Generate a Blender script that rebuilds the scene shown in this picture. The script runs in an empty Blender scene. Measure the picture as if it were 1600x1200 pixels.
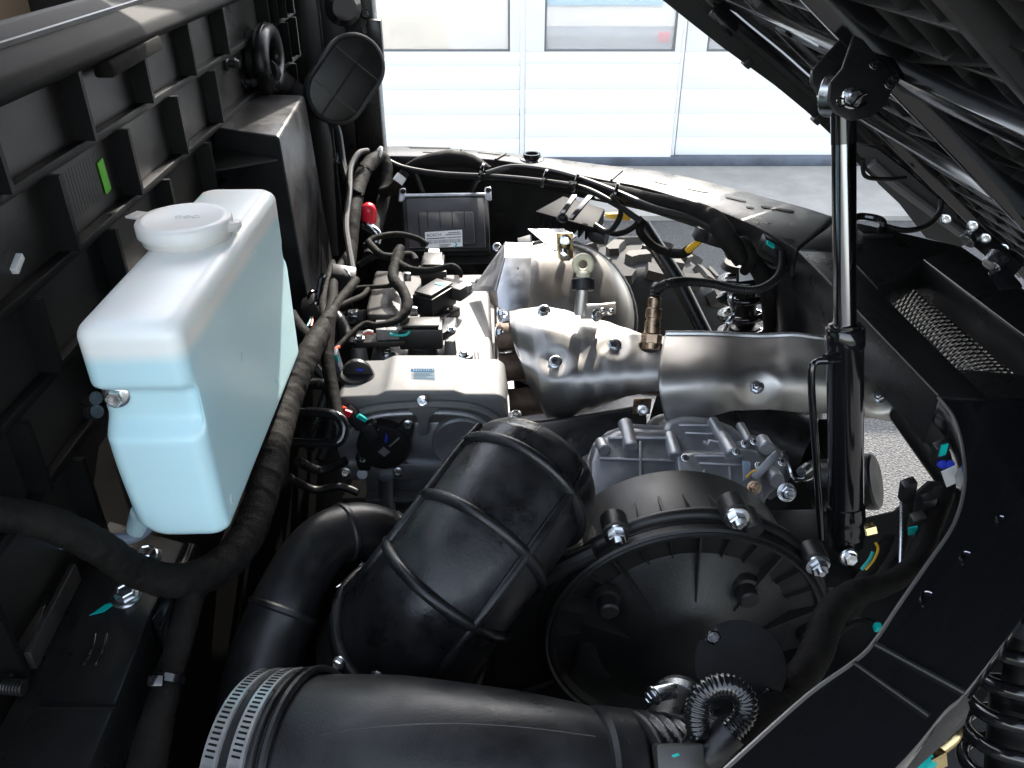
import bpy, bmesh, math, random
from mathutils import Vector, Matrix, noise as mnoise
random.seed(7)
R = math.radians
SC = bpy.context.scene
COL = SC.collection
# ------------------------------------------------------------------ camera, sky, sun, exposure
F = 1280.0
PITCH, YAW = R(31.0), R(1.73)
CAMP = Vector((0, 0, 1.45))
FH = Vector((math.sin(YAW), math.cos(YAW), 0))
RT = Vector((math.cos(YAW), -math.sin(YAW), 0))
FW = FH * math.cos(PITCH) - Vector((0, 0, 1)) * math.sin(PITCH)
UP = FH * math.sin(PITCH) + Vector((0, 0, 1)) * math.cos(PITCH)
cd = bpy.data.cameras.new('camera')
cam = bpy.data.objects.new('camera', cd)
COL.objects.link(cam)
cam.matrix_world = Matrix(((RT.x, UP.x, -FW.x, CAMP.x), (RT.y, UP.y, -FW.y, CAMP.y), (RT.z, UP.z, -FW.z, CAMP.z), (0, 0, 0, 1)))
cd.sensor_width = 36.0
cd.lens = 36.0 * F / 1600.0
cd.clip_start = 0.02
cd.clip_end = 500
cd.dof.use_dof = False
SC.camera = cam
SUN = Vector((0.19, 0.74, 0.645)).normalized()
world = bpy.data.worlds.new('World')
SC.world = world
world.use_nodes = True
wn = world.node_tree.nodes
sky = wn.new('ShaderNodeTexSky')
sky.sky_type = 'NISHITA'
sky.sun_disc = False
sky.sun_elevation = math.asin(SUN.z)
sky.sun_rotation = math.atan2(SUN.x, SUN.y)
sky.air_density = 1.2
sky.dust_density = 2.0
wn['Background'].inputs['Strength'].default_value = 0.15
hs = wn.new('ShaderNodeHueSaturation'); hs.inputs['Saturation'].default_value = 0.5      # thin high haze
world.node_tree.links.new(sky.outputs[0], hs.inputs['Color'])
world.node_tree.links.new(hs.outputs[0], wn['Background'].inputs['Color'])
sl = bpy.data.lights.new('sun', 'SUN')
sl.energy = 2.0
sl.angle = R(0.5)
sl.color = (1.0, 0.93, 0.83)
so = bpy.data.objects.new('sun', sl)
COL.objects.link(so)
so.rotation_euler = SUN.to_track_quat('Z', 'Y').to_euler()
SC.view_settings.view_transform = 'Standard'
SC.view_settings.look = 'None'
SC.view_settings.gamma = 1.0
SC.view_settings.exposure = 2.38
SC.view_settings.use_curve_mapping = False
SC.render.engine = 'CYCLES'
SC.cycles.max_bounces = 8
SC.cycles.glossy_bounces = 5
SC.cycles.transparent_max_bounces = 8
SC.cycles.sample_clamp_indirect = 6.0

# ------------------------------------------------------------------ pixel -> world helpers (photo is 1600 x 1200)
def ray(px, py): return FW + RT * ((px - 800) / F) + UP * ((600 - py) / F)
def pd(px, py, D): return CAMP + ray(px, py) * D
def pz(px, py, z):
    r = ray(px, py); return CAMP + r * ((z - CAMP.z) / r.z)
def pyy(px, py, Y):
    r = ray(px, py); return CAMP + r * (Y / r.y)
def pxx(px, py, X):
    r = ray(px, py); return CAMP + r * (X / r.x)
def ppl(px, py, p0, n):
    r = ray(px, py); return CAMP + r * ((p0 - CAMP).dot(n) / r.dot(n))
def depth(p): return (p - CAMP).dot(FW)

# ------------------------------------------------------------------ geometry helpers: every one returns (verts, faces)
def join(*ms):
    V, Fc = [], []
    for v, f in ms:
        o = len(V); V += [Vector(p) for p in v]; Fc += [tuple(i + o for i in q) for q in f]
    return V, Fc
def basis(n):
    n = Vector(n).normalized()
    a = Vector((0, 0, 1)) if abs(n.z) < 0.9 else Vector((1, 0, 0))
    x = a.cross(n).normalized()
    return x, n.cross(x), n
def smooth_path(pts, rads, sub):
    n = len(pts)
    if not isinstance(rads, (list, tuple)): rads = [rads] * n
    if n < 3 or sub <= 1: return [Vector(p) for p in pts], list(rads)
    P, Q = [], []
    for i in range(n - 1):
        p0, p1, p2, p3 = pts[max(i - 1, 0)], pts[i], pts[i + 1], pts[min(i + 2, n - 1)]
        for k in range(sub):
            t = k / sub
            P.append(0.5 * ((2 * p1) + (p2 - p0) * t + (2 * p0 - 5 * p1 + 4 * p2 - p3) * t * t + (3 * p1 - p0 - 3 * p2 + p3) * t ** 3))
            Q.append(rads[i] * (1 - t) + rads[i + 1] * t)
    P.append(Vector(pts[-1])); Q.append(rads[-1])
    return P, Q
def frames(P):
    T = []
    for i in range(len(P)):
        a, b = P[max(i - 1, 0)], P[min(i + 1, len(P) - 1)]
        T.append((b - a).normalized())
    x, y, _ = basis(T[0]); X = [x]
    for i in range(1, len(P)):
        x = X[-1] - T[i] * X[-1].dot(T[i]); X.append(x.normalized())
    return T, X, [T[i].cross(X[i]) for i in range(len(P))]
def tube(pts, rads, seg=12, sub=6, caps=True, rf=None):
    """swept tube; rf(arc_length, angle) scales the radius"""
    P, Q = smooth_path([Vector(p) for p in pts], rads, sub)
    T, X, Y = frames(P)
    V, Fc = [], []
    L = 0
    for i, p in enumerate(P):
        if i: L += (P[i] - P[i - 1]).length
        for k in range(seg):
            a = 2 * math.pi * k / seg
            r = Q[i] * (rf(L, a) if rf else 1)
            V.append(p + X[i] * (math.cos(a) * r) + Y[i] * (math.sin(a) * r))
    for i in range(len(P) - 1):
        for k in range(seg):
            k2 = (k + 1) % seg
            Fc.append((i * seg + k, i * seg + k2, (i + 1) * seg + k2, (i + 1) * seg + k))
    if caps:
        Fc.append(tuple(range(seg - 1, -1, -1)))
        o = (len(P) - 1) * seg
        Fc.append(tuple(range(o, o + seg)))
    return V, Fc
def resample(pts, rads, step):
    P, Q = smooth_path([Vector(p) for p in pts], rads, 12)
    out, qo, acc = [P[0]], [Q[0]], 0
    for i in range(1, len(P)):
        acc += (P[i] - P[i - 1]).length
        if acc >= step: out.append(P[i]); qo.append(Q[i]); acc = 0
    return out, qo
def finetube(pts, rads, step, seg=14, rf=None):
    P, Q = smooth_path([Vector(p) for p in pts], rads, 60)
    L = [0]
    for i in range(1, len(P)): L.append(L[-1] + (P[i] - P[i - 1]).length)
    n = max(3, int(L[-1] / step)); j = 0; A, B = [], []
    for k in range(n + 1):
        s = L[-1] * k / n
        while j < len(L) - 2 and L[j + 1] < s: j += 1
        t = (s - L[j]) / max(1e-9, L[j + 1] - L[j])
        A.append(P[j].lerp(P[j + 1], min(1, t))); B.append(Q[j] + (Q[j + 1] - Q[j]) * min(1, t))
    return tube(A, B, seg, 1, True, rf)
def taped(seed, spiral=0.022, amp=0.05):
    def rf(L, a):
        ph = (L / spiral + a / (2 * math.pi)) % 1.0
        edge = 0.05 * (1 - ph)
        n = mnoise.noise(Vector((L * 110 + seed, math.cos(a) * 2.2, math.sin(a) * 2.2 + seed)))
        n2 = mnoise.noise(Vector((L * 260 + seed, math.cos(a) * 3, math.sin(a) * 3)))
        return 1 + edge + amp * n + amp * 0.5 * n2
    return rf
def corrugated(pitch, amp=0.1):
    return lambda L, a: 1 + amp * math.sin(2 * math.pi * L / pitch)
def lathe(c, n, prof, seg=32, a0=0, a1=2 * math.pi):
    """prof: list of (radius, height along n)"""
    x, y, n = basis(n); c = Vector(c)
    full = abs(a1 - a0 - 2 * math.pi) < 1e-6
    V, Fc = [], []
    m = seg if full else seg + 1
    for r, h in prof:
        for k in range(m):
            a = a0 + (a1 - a0) * k / seg
            V.append(c + n * h + (x * math.cos(a) + y * math.sin(a)) * r)
    for i in range(len(prof) - 1):
        for k in range(seg):
            k2 = (k + 1) % m
            Fc.append((i * m + k, i * m + k2, (i + 1) * m + k2, (i + 1) * m + k))
    if full:
        if prof[0][0] > 1e-6: Fc.append(tuple(range(m - 1, -1, -1)))
        if prof[-1][0] > 1e-6: Fc.append(tuple(range((len(prof) - 1) * m, len(prof) * m)))
    return V, Fc
def cyl(p0, p1, r, seg=20, r2=None, ch=0.0):
    p0, p1 = Vector(p0), Vector(p1); d = p1 - p0; L = d.length
    r2 = r if r2 is None else r2
    if ch: return lathe(p0, d, [(r - ch, 0), (r, ch), (r2, L - ch), (r2 - ch, L)], seg)
    return lathe(p0, d, [(r, 0), (r2, L)], seg)
def torus(c, n, Rm, r, seg=32, s2=10, a0=0, a1=2 * math.pi, sx=1, sy=1):
    x, y, n = basis(n); c = Vector(c)
    pts = [c + x * (math.cos(a0 + (a1 - a0) * k / seg) * Rm * sx) + y * (math.sin(a0 + (a1 - a0) * k / seg) * Rm * sy) for k in range(seg + 1)]
    return tube(pts, r, s2, 1, True)
def hexa(b, t):
    """8-corner solid: b four bottom corners in order, t the four above them"""
    return [Vector(p) for p in list(b) + list(t)], [(3, 2, 1, 0), (4, 5, 6, 7), (0, 1, 5, 4), (1, 2, 6, 5), (2, 3, 7, 6), (3, 0, 4, 7)]
def box(x0, x1, y0, y1, z0, z1):
    return hexa([(x0, y0, z0), (x1, y0, z0), (x1, y1, z0), (x0, y1, z0)], [(x0, y0, z1), (x1, y0, z1), (x1, y1, z1), (x0, y1, z1)])
def obox(c, ax, ay, az):
    """box from its centre and three half-axis vectors"""
    c, ax, ay, az = Vector(c), Vector(ax), Vector(ay), Vector(az)
    return hexa([c - ax - ay - az, c + ax - ay - az, c + ax + ay - az, c - ax + ay - az], [c - ax - ay + az, c + ax - ay + az, c + ax + ay + az, c - ax + ay + az])
def prism(poly, ext):
    n = len(poly); ext = Vector(ext)
    V = [Vector(p) for p in poly] + [Vector(p) + ext for p in poly]
    return V, [tuple(range(n - 1, -1, -1)), tuple(range(n, 2 * n))] + [(i, (i + 1) % n, n + (i + 1) % n, n + i) for i in range(n)]
def bar(p0, p1, w, h, up=(0, 0, 1)):
    """straight rectangular bar, w wide and h high, top centred on p0-p1 line"""
    p0, p1 = Vector(p0), Vector(p1); d = (p1 - p0); u = Vector(up); s = d.cross(u).normalized(); u = s.cross(d).normalized()
    return obox((p0 + p1) / 2, d / 2, s * w / 2, u * h / 2)
def grid(fn, nu, nv):
    V = [Vector(fn(i / nu, j / nv)) for j in range(nv + 1) for i in range(nu + 1)]
    w = nu + 1
    return V, [(j * w + i, j * w + i + 1, (j + 1) * w + i + 1, (j + 1) * w + i) for j in range(nv) for i in range(nu)]
def lerp(a, b, t): return a + (b - a) * t
def interp(tab, x):
    if x <= tab[0][0]: return tab[0][1]
    for (a, va), (b, vb) in zip(tab, tab[1:]):
        if x <= b:
            t = (x - a) / (b - a); t = t * t * (3 - 2 * t) * 0.5 + t * 0.5
            return va + (vb - va) * t
    return tab[-1][1]

# ------------------------------------------------------------------ materials
def M(name, col, rough=0.5, metal=0.0, bump=0.0, bs=300.0, cvar=0.0, cs=25.0, rvar=0.0, coat=0.0, col2=None, spec=0.5, aniso=None, dust=0.0, sss=0.0):
    m = bpy.data.materials.new(name); m.use_nodes = True
    nt = m.node_tree; nd = nt.nodes; lk = nt.links; b = nd['Principled BSDF']
    b.inputs['Base Color'].default_value = (*col, 1)
    b.inputs['Roughness'].default_value = rough
    b.inputs['Metallic'].default_value = metal
    b.inputs['Specular IOR Level'].default_value = spec
    if coat: b.inputs['Coat Weight'].default_value = coat; b.inputs['Coat Roughness'].default_value = 0.12
    if sss:
        b.inputs['Subsurface Weight'].default_value = sss
        b.inputs['Subsurface Radius'].default_value = (0.02, 0.03, 0.035); b.inputs['Subsurface Scale'].default_value = 1.0
    tc = nd.new('ShaderNodeTexCoord')
    mp = nd.new('ShaderNodeMapping'); lk.new(tc.outputs['Object'], mp.inputs['Vector'])
    if aniso: mp.inputs['Scale'].default_value = aniso
    if cvar or rvar or col2 or dust:
        n = nd.new('ShaderNodeTexNoise'); n.inputs['Scale'].default_value = cs; n.inputs['Detail'].default_value = 6; n.inputs['Roughness'].default_value = 0.62
        lk.new(mp.outputs['Vector'], n.inputs['Vector'])
        if cvar or col2:
            cr = nd.new('ShaderNodeValToRGB'); e = cr.color_ramp.elements
            e[0].position = 0.33; e[1].position = 0.68
            c2 = col2 or tuple(min(1, c * (1 + cvar)) for c in col)
            e[0].color = (*[c * (1 - cvar) for c in col], 1); e[1].color = (*c2, 1)
            lk.new(n.outputs['Fac'], cr.inputs['Fac']); lk.new(cr.outputs['Color'], b.inputs['Base Color'])
        if rvar:
            mr = nd.new('ShaderNodeMapRange'); mr.inputs['From Min'].default_value = 0.3; mr.inputs['From Max'].default_value = 0.7
            mr.inputs['To Min'].default_value = max(0.03, rough - rvar); mr.inputs['To Max'].default_value = min(1, rough + rvar)
            lk.new(n.outputs['Fac'], mr.inputs['Value']); lk.new(mr.outputs['Result'], b.inputs['Roughness'])
    if bump:
        n2 = nd.new('ShaderNodeTexNoise'); n2.inputs['Scale'].default_value = bs; n2.inputs['Detail'].default_value = 3
        lk.new(mp.outputs['Vector'], n2.inputs['Vector'])
        bp = nd.new('ShaderNodeBump'); bp.inputs['Strength'].default_value = bump; bp.inputs['Distance'].default_value = 0.001
        lk.new(n2.outputs['Fac'], bp.inputs['Height']); lk.new(bp.outputs['Normal'], b.inputs['Normal'])
    return m
MT = {}
MT['plastic'] = M('black moulded plastic', (0.015, 0.0146, 0.0142), 0.38, bump=0.25, bs=900, cvar=0.3, rvar=0.12, cs=14, spec=0.4)
MT['plastic2'] = M('black smooth plastic', (0.013, 0.013, 0.0138), 0.38, bump=0.16, bs=500, cvar=0.3, rvar=0.13, cs=20, spec=0.42)
MT['panel'] = M('grained black panel plastic', (0.016, 0.0148, 0.0138), 0.34, bump=0.3, bs=1300, cvar=0.22, rvar=0.09, cs=7)
MT['rib'] = M('black rib plastic', (0.005, 0.005, 0.005), 0.5, bump=0.15, bs=900, spec=0.25)
MT['paint'] = M('black powder coated steel', (0.010, 0.010, 0.010), 0.32, bump=0.2, bs=700, rvar=0.10, cs=16, spec=0.42)
MT['gloss'] = M('black gloss paint', (0.008, 0.008, 0.009), 0.12, coat=0.5, rvar=0.04, cs=30)
MT['rubber'] = M('black rubber', (0.011, 0.011, 0.0118), 0.36, bump=0.22, bs=260, cvar=0.5, rvar=0.20, cs=24, spec=0.45)
MT['tape'] = M('black cloth tape', (0.0075, 0.0067, 0.006), 0.75, bump=0.7, bs=420, cvar=0.5, cs=60, rvar=0.12, spec=0.16)
MT['wire'] = M('black wire sheath', (0.007, 0.007, 0.007), 0.45, bump=0.1, bs=300, spec=0.35)
MT['cast'] = M('cast aluminium', (0.185, 0.185, 0.185), 0.68, 0.7, bump=0.3, bs=900, cvar=0.12, rvar=0.08, cs=30)
MT['castdark'] = M('dull cast aluminium', (0.27, 0.28, 0.30), 0.48, 0.8, bump=0.35, bs=700, cvar=0.2, rvar=0.1, cs=24)
MT['castmid'] = M('machined aluminium', (0.42, 0.43, 0.45), 0.42, 0.75, bump=0.25, bs=800, cvar=0.12, rvar=0.1, cs=30)
MT['matt'] = M('matt black plastic', (0.007, 0.007, 0.0075), 0.6, bump=0.2, bs=700, spec=0.12, cvar=0.3, cs=20)
MT['felt'] = M('black felt liner', (0.004, 0.004, 0.004), 0.95, spec=0.02)  # near-black colour stands in for shadow low in the bay
MT['edge'] = M('worn painted edge', (0.22, 0.21, 0.20), 0.35, 0.6)  # pale colour that paints in the highlight along frame edges
MT['sheet'] = M('stamped steel sheet', (0.38, 0.37, 0.355), 0.46, 1.0, bump=0.05, bs=90, cvar=0.09, rvar=0.07, cs=16)
MT['sleeve'] = M('satin steel sleeve', (0.56, 0.54, 0.515), 0.46, 1.0, bump=0.05, bs=90, cvar=0.09, rvar=0.07, cs=16)
MT['muffler'] = M('aluminised steel', (0.50, 0.475, 0.445), 0.46, 1.0, bump=0.05, bs=60, cvar=0.10, rvar=0.07, cs=12)
MT['galv'] = M('galvanised plate', (0.66, 0.67, 0.69), 0.40, 0.9, bump=0.12, bs=200, cvar=0.14, rvar=0.1, cs=45)
MT['clampsteel'] = M('stainless clamp band', (0.58, 0.58, 0.57), 0.34, 0.7, cvar=0.12, rvar=0.08, cs=80)
MT['chrome'] = M('chromed rod', (0.24, 0.245, 0.265), 0.13, 1.0, rvar=0.04)
MT['zinc'] = M('zinc plated steel', (0.66, 0.68, 0.70), 0.24, 1.0, cvar=0.15, rvar=0.08, cs=120)
MT['gold'] = M('yellow passivated steel', (0.60, 0.48, 0.24), 0.28, 1.0, cvar=0.15, rvar=0.1, cs=90)
MT['bronze'] = M('heat tinted steel', (0.42, 0.30, 0.20), 0.30, 1.0, cvar=0.25, rvar=0.1, cs=70)
MT['rusty'] = M('brown exhaust iron', (0.11, 0.075, 0.055), 0.6, 0.4, bump=0.4, bs=300, cvar=0.4, cs=60)
MT['teal'] = M('teal paint mark', (0.0, 0.36, 0.33), 0.45)
MT['blue'] = M('blue paint mark', (0.02, 0.04, 0.45), 0.45)
MT['red'] = M('red vinyl cap', (0.62, 0.012, 0.03), 0.35)
MT['redwire'] = M('red wire', (0.60, 0.06, 0.02), 0.4)
MT['yellow'] = M('yellow tape', (0.75, 0.42, 0.02), 0.5, cvar=0.15, cs=120)
MT['green'] = M('green sticker', (0.16, 0.58, 0.05), 0.5)
MT['white'] = M('white plastic', (0.72, 0.73, 0.72), 0.4)
MT['cream'] = M('cream nylon', (0.62, 0.58, 0.42), 0.45)
MT['greyplug'] = M('grey connector plastic', (0.16, 0.16, 0.16), 0.45)
MT['bluegrey'] = M('slate connector plastic', (0.06, 0.075, 0.10), 0.42)
MT['taupe'] = M('dusty dark plastic', (0.03, 0.028, 0.025), 0.45, bump=0.2, bs=800, cvar=0.12, cs=20)
MT['seal'] = M('milky hose', (0.22, 0.27, 0.36), 0.25, sss=0.3)

def nlink(nt, a, b): nt.links.new(a, b)
# translucent bottle: the plastic is milky, the part that holds fluid is blue
def bottle_mat(z_fluid):
    m = bpy.data.materials.new('milky polyethylene with blue fluid'); m.use_nodes = True
    nt = m.node_tree; nd = nt.nodes; b = nd['Principled BSDF']
    g = nd.new('ShaderNodeNewGeometry'); s = nd.new('ShaderNodeSeparateXYZ'); nlink(nt, g.outputs['Position'], s.inputs[0])
    mr = nd.new('ShaderNodeMapRange'); mr.inputs['From Min'].default_value = z_fluid - 0.006; mr.inputs['From Max'].default_value = z_fluid + 0.006
    nlink(nt, s.outputs['Z'], mr.inputs['Value'])
    mx = nd.new('ShaderNodeMix'); mx.data_type = 'RGBA'
    nlink(nt, mr.outputs['Result'], mx.inputs['Factor'])
    mx.inputs['A'].default_value = (0.56, 0.80, 0.86, 1); mx.inputs['B'].default_value = (0.88, 0.90, 0.87, 1)
    nlink(nt, mx.outputs['Result'], b.inputs['Base Color'])
    b.inputs['Roughness'].default_value = 0.33
    b.inputs['Subsurface Weight'].default_value = 0.5
    b.inputs['Subsurface Radius'].default_value = (0.006, 0.010, 0.013)
    b.inputs['Subsurface Scale'].default_value = 1.0
    n2 = nd.new('ShaderNodeTexNoise'); n2.inputs['Scale'].default_value = 60
    tc = nd.new('ShaderNodeTexCoord'); nlink(nt, tc.outputs['Object'], n2.inputs['Vector'])
    bp = nd.new('ShaderNodeBump'); bp.inputs['Strength'].default_value = 0.12; bp.inputs['Distance'].default_value = 0.002
    nlink(nt, n2.outputs['Fac'], bp.inputs['Height']); nlink(nt, bp.outputs['Normal'], b.inputs['Normal'])
    return m
MT['cap'] = M('milky cap plastic', (0.78, 0.78, 0.74), 0.4, sss=0.5)
def mesh_mat():
    m = bpy.data.materials.new('perforated bright steel'); m.use_nodes = True
    nt = m.node_tree; nd = nt.nodes; b = nd['Principled BSDF']
    b.inputs['Metallic'].default_value = 1; b.inputs['Roughness'].default_value = 0.25
    b.inputs['Base Color'].default_value = (0.5, 0.48, 0.45, 1)
    tc = nd.new('ShaderNodeTexCoord'); sp_ = nd.new('ShaderNodeSeparateXYZ'); nlink(nt, tc.outputs['UV'], sp_.inputs[0])
    def sine(sock, k):
        a = nd.new('ShaderNodeMath'); a.operation = 'MULTIPLY'; a.inputs[1].default_value = k; nlink(nt, sock, a.inputs[0])
        b_ = nd.new('ShaderNodeMath'); b_.operation = 'SINE'; nlink(nt, a.outputs[0], b_.inputs[0]); return b_.outputs[0]
    pr = nd.new('ShaderNodeMath'); pr.operation = 'MULTIPLY'; nlink(nt, sine(sp_.outputs['X'], 2 * math.pi * 26), pr.inputs[0]); nlink(nt, sine(sp_.outputs['Y'], 2 * math.pi * 42), pr.inputs[1])
    cr = nd.new('ShaderNodeValToRGB'); cr.color_ramp.elements[0].position = 0.30; cr.color_ramp.elements[0].color = (0.32, 0.29, 0.25, 1); cr.color_ramp.elements[1].position = 0.42; cr.color_ramp.elements[1].color = (0.015, 0.015, 0.015, 1)
    nlink(nt, pr.outputs[0], cr.inputs['Fac']); nlink(nt, cr.outputs['Color'], b.inputs['Base Color'])
    bp = nd.new('ShaderNodeBump'); bp.inputs['Strength'].default_value = 0.8; bp.inputs['Distance'].default_value = 0.003; bp.invert = True
    nlink(nt, pr.outputs[0], bp.inputs['Height']); nlink(nt, bp.outputs['Normal'], b.inputs['Normal'])
    return m
MT['perf'] = mesh_mat()

# ------------------------------------------------------------------ objects
ALL_MESH = []
def mesh_obj(name, geo, mat, parent=None, smooth=35, bevel=0.0, bseg=2, solid=0.0, recalc=True):
    me = bpy.data.meshes.new(name)
    v, f = geo
    me.from_pydata([tuple(p) for p in v], [], [tuple(q) for q in f])
    bm = bmesh.new(); bm.from_mesh(me)
    if recalc: bmesh.ops.recalc_face_normals(bm, faces=bm.faces)
    if bevel:
        ed = [e for e in bm.edges if len(e.link_faces) == 2 and e.calc_face_angle(0) > R(25)]
        bmesh.ops.bevel(bm, geom=ed, offset=bevel, segments=bseg, profile=0.5, affect='EDGES', clamp_overlap=True)
    bm.to_mesh(me); bm.free()
    if smooth is not None:
        me.shade_smooth(); me.set_sharp_from_angle(angle=R(smooth))
    me.materials.append(MT[mat] if isinstance(mat, str) else mat)
    o = bpy.data.objects.new(name, me); COL.objects.link(o)
    if parent is not None: o.parent = parent
    if solid:
        md = o.modifiers.new('thickness', 'SOLIDIFY'); md.thickness = solid; md.offset = 0
    ALL_MESH.append(o)
    return o
def thing(name, label, cat, group=None):
    o = bpy.data.objects.new(name, None); COL.objects.link(o)
    o.empty_display_size = 0.05
    o['label'] = label; o['category'] = cat
    if group: o['group'] = group
    return o
def single(name, geo, mat, label, cat, group=None, **k):
    o = mesh_obj(name, geo, mat, None, **k); o['label'] = label; o['category'] = cat
    if group: o['group'] = group
    return o
def structure(name, geo, mat, **k):
    o = mesh_obj(name, geo, mat, None, **k); o['kind'] = 'structure'; return o
SHARED = {}
def shared_mesh(key, geo_fn, mat, smooth=30, bevel=0):
    k = (key, mat)
    if k not in SHARED:
        o = mesh_obj(key, geo_fn(), mat, None, smooth, bevel)
        me = o.data; ALL_MESH.remove(o); bpy.data.objects.remove(o); SHARED[k] = me
    return SHARED[k]
def place(name, me, parent, pos, normal=None, scale=1.0, spin=0.0, rot=None):
    o = bpy.data.objects.new(name, me); COL.objects.link(o)
    if parent is not None: o.parent = parent
    o.location = Vector(pos)
    if normal is not None:
        q = Vector(normal).to_track_quat('Z', 'Y')
        o.rotation_euler = (q.to_matrix() @ Matrix.Rotation(spin, 3, 'Z')).to_euler()
    if rot is not None: o.rotation_euler = rot
    o.scale = (scale,) * 3 if not isinstance(scale, (tuple, list)) else scale
    return o
def bolt_geo():
    # flange radius 1, hex head above it with a dished crown
    fl = lathe((0, 0, 0), (0, 0, 1), [(0.96, -0.05), (1.0, 0.06), (1.0, 0.16), (0.9, 0.24), (0.74, 0.30)], 24)
    hx = lathe((0, 0, 0.24), (0, 0, 1), [(0.68, 0), (0.68, 0.52), (0.60, 0.60), (0.46, 0.60), (0.40, 0.52), (0.0, 0.50)], 6)
    return join(fl, hx)
def nut_geo():
    w = lathe((0, 0, 0), (0, 0, 1), [(1.0, -0.04), (1.0, 0.12), (0.7, 0.16)], 24)
    hx = lathe((0, 0, 0.12), (0, 0, 1), [(0.74, 0), (0.74, 0.55), (0.64, 0.64), (0.36, 0.64)], 6)
    st = lathe((0, 0, 0.5), (0, 0, 1), [(0.34, 0), (0.34, 0.55), (0.27, 0.62), (0, 0.62)], 16)
    return join(w, hx, st)
def bolt(parent, pos, n, r, mat='zinc', spin=0.3, name='bolt', kind='bolt'):
    me = shared_mesh(kind, bolt_geo if kind == 'bolt' else nut_geo, mat, 30)
    return place(name, me, parent, pos, n, r, spin)
def text_mesh(body, size):
    cu = bpy.data.curves.new('lettering', 'FONT'); cu.body = body; cu.size = size; cu.align_x = 'LEFT'; cu.extrude = 0.00008
    ob = bpy.data.objects.new('lettering', cu); COL.objects.link(ob)
    dg = bpy.context.evaluated_depsgraph_get()
    me = bpy.data.meshes.new_from_object(ob.evaluated_get(dg))
    bpy.data.objects.remove(ob); bpy.data.curves.remove(cu)
    return me
def finish():
    """give each mesh its own origin and set each thing's Empty at its base"""
    for o in ALL_MESH:
        me = o.data
        if me.users > 1 or not len(me.vertices): continue
        c = Vector((0, 0, 0)); lo = Vector((1e9,) * 3); hi = -lo
        for v in me.vertices:
            for k in range(3): lo[k] = min(lo[k], v.co[k]); hi[k] = max(hi[k], v.co[k])
        c = (lo + hi) / 2
        if o.parent is None: c.z = lo.z
        me.transform(Matrix.Translation(-c)); o.location = o.location + c
        for ch in o.children: ch.location = ch.location - c
    bpy.context.view_layer.update()
    for e in [o for o in COL.objects if o.type == 'EMPTY' and o.parent is None]:
        lo = Vector((1e9,) * 3); hi = -lo; kids = [k for k in e.children]
        for k in e.children_recursive:
            if k.type != 'MESH': continue
            for cn in k.bound_box:
                w = k.matrix_world @ Vector(cn)
                for i in range(3): lo[i] = min(lo[i], w[i]); hi[i] = max(hi[i], w[i])
        b = Vector(((lo.x + hi.x) / 2, (lo.y + hi.y) / 2, lo.z))
        e.location = b
        for k in kids: k.location = k.location - b

# ================================================================== SETTING: ground, apron, workshop doors
def ground_mat():
    m = bpy.data.materials.new('asphalt'); m.use_nodes = True
    nt = m.node_tree; nd = nt.nodes; b = nd['Principled BSDF']
    tc = nd.new('ShaderNodeTexCoord')
    n1 = nd.new('ShaderNodeTexNoise'); n1.inputs['Scale'].default_value = 140; n1.inputs['Detail'].default_value = 4
    n2 = nd.new('ShaderNodeTexNoise'); n2.inputs['Scale'].default_value = 1.7; n2.inputs['Detail'].default_value = 5
    v = nd.new('ShaderNodeTexVoronoi'); v.inputs['Scale'].default_value = 160
    for q in (n1, n2, v): nlink(nt, tc.outputs['Object'], q.inputs['Vector'])
    cr = nd.new('ShaderNodeValToRGB'); e = cr.color_ramp.elements
    e[0].position = 0.35; e[0].color = (0.045, 0.045, 0.047, 1); e[1].position = 0.72; e[1].color = (0.165, 0.160, 0.152, 1)
    nlink(nt, n1.outputs['Fac'], cr.inputs['Fac'])
    mx = nd.new('ShaderNodeMix'); mx.data_type = 'RGBA'; mx.blend_type = 'MULTIPLY'; mx.inputs['Factor'].default_value = 0.5
    c2 = nd.new('ShaderNodeValToRGB'); c2.color_ramp.elements[0].color = (0.6, 0.6, 0.6, 1); c2.color_ramp.elements[1].color = (1, 1, 1, 1)
    nlink(nt, n2.outputs['Fac'], c2.inputs['Fac'])
    nlink(nt, cr.outputs['Color'], mx.inputs['A']); nlink(nt, c2.outputs['Color'], mx.inputs['B'])
    nlink(nt, mx.outputs['Result'], b.inputs['Base Color']); b.inputs['Roughness'].default_value = 0.85
    bp = nd.new('ShaderNodeBump'); bp.inputs['Distance'].default_value = 0.006; bp.inputs['Strength'].default_value = 0.9
    nlink(nt, v.outputs['Distance'], bp.inputs['Height']); nlink(nt, bp.outputs['Normal'], b.inputs['Normal'])
    return m
structure('ground', ([(-90, -90, 0), (90, -90, 0), (90, 90, 0), (-90, 90, 0)], [(0, 1, 2, 3)]), ground_mat(), smooth=None)
MT['concrete'] = M('worn concrete', (0.31, 0.295, 0.265), 0.85, bump=0.5, bs=60, cvar=0.12, cs=5, col2=(0.37, 0.352, 0.32))
MT['doorwhite'] = M('white lacquered panel', (0.88, 0.875, 0.86), 0.4, cvar=0.02, cs=3)
MT['sill'] = M('blue grey steel sill', (0.085, 0.10, 0.13), 0.5, 0.1, cvar=0.3, cs=8)
MT['gravelgrass'] = M('dry grass', (0.30, 0.27, 0.12), 0.9, cvar=0.4, cs=40)
DD = 4.985                                        # distance of the door plane
GN = FH
def gpt(px, py, off=0.0): return ppl(px, py, FH * (DD - off), GN)
def gp(u, z, off=0.0): return FH * (DD - off) + RT * u + Vector((0, 0, z))      # u metres right of the view axis
def ux(px, off=0.0): return (gpt(px, 150, off)).dot(RT)
def zy(py, off=0.0): return gpt(800, py, off).z
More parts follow.
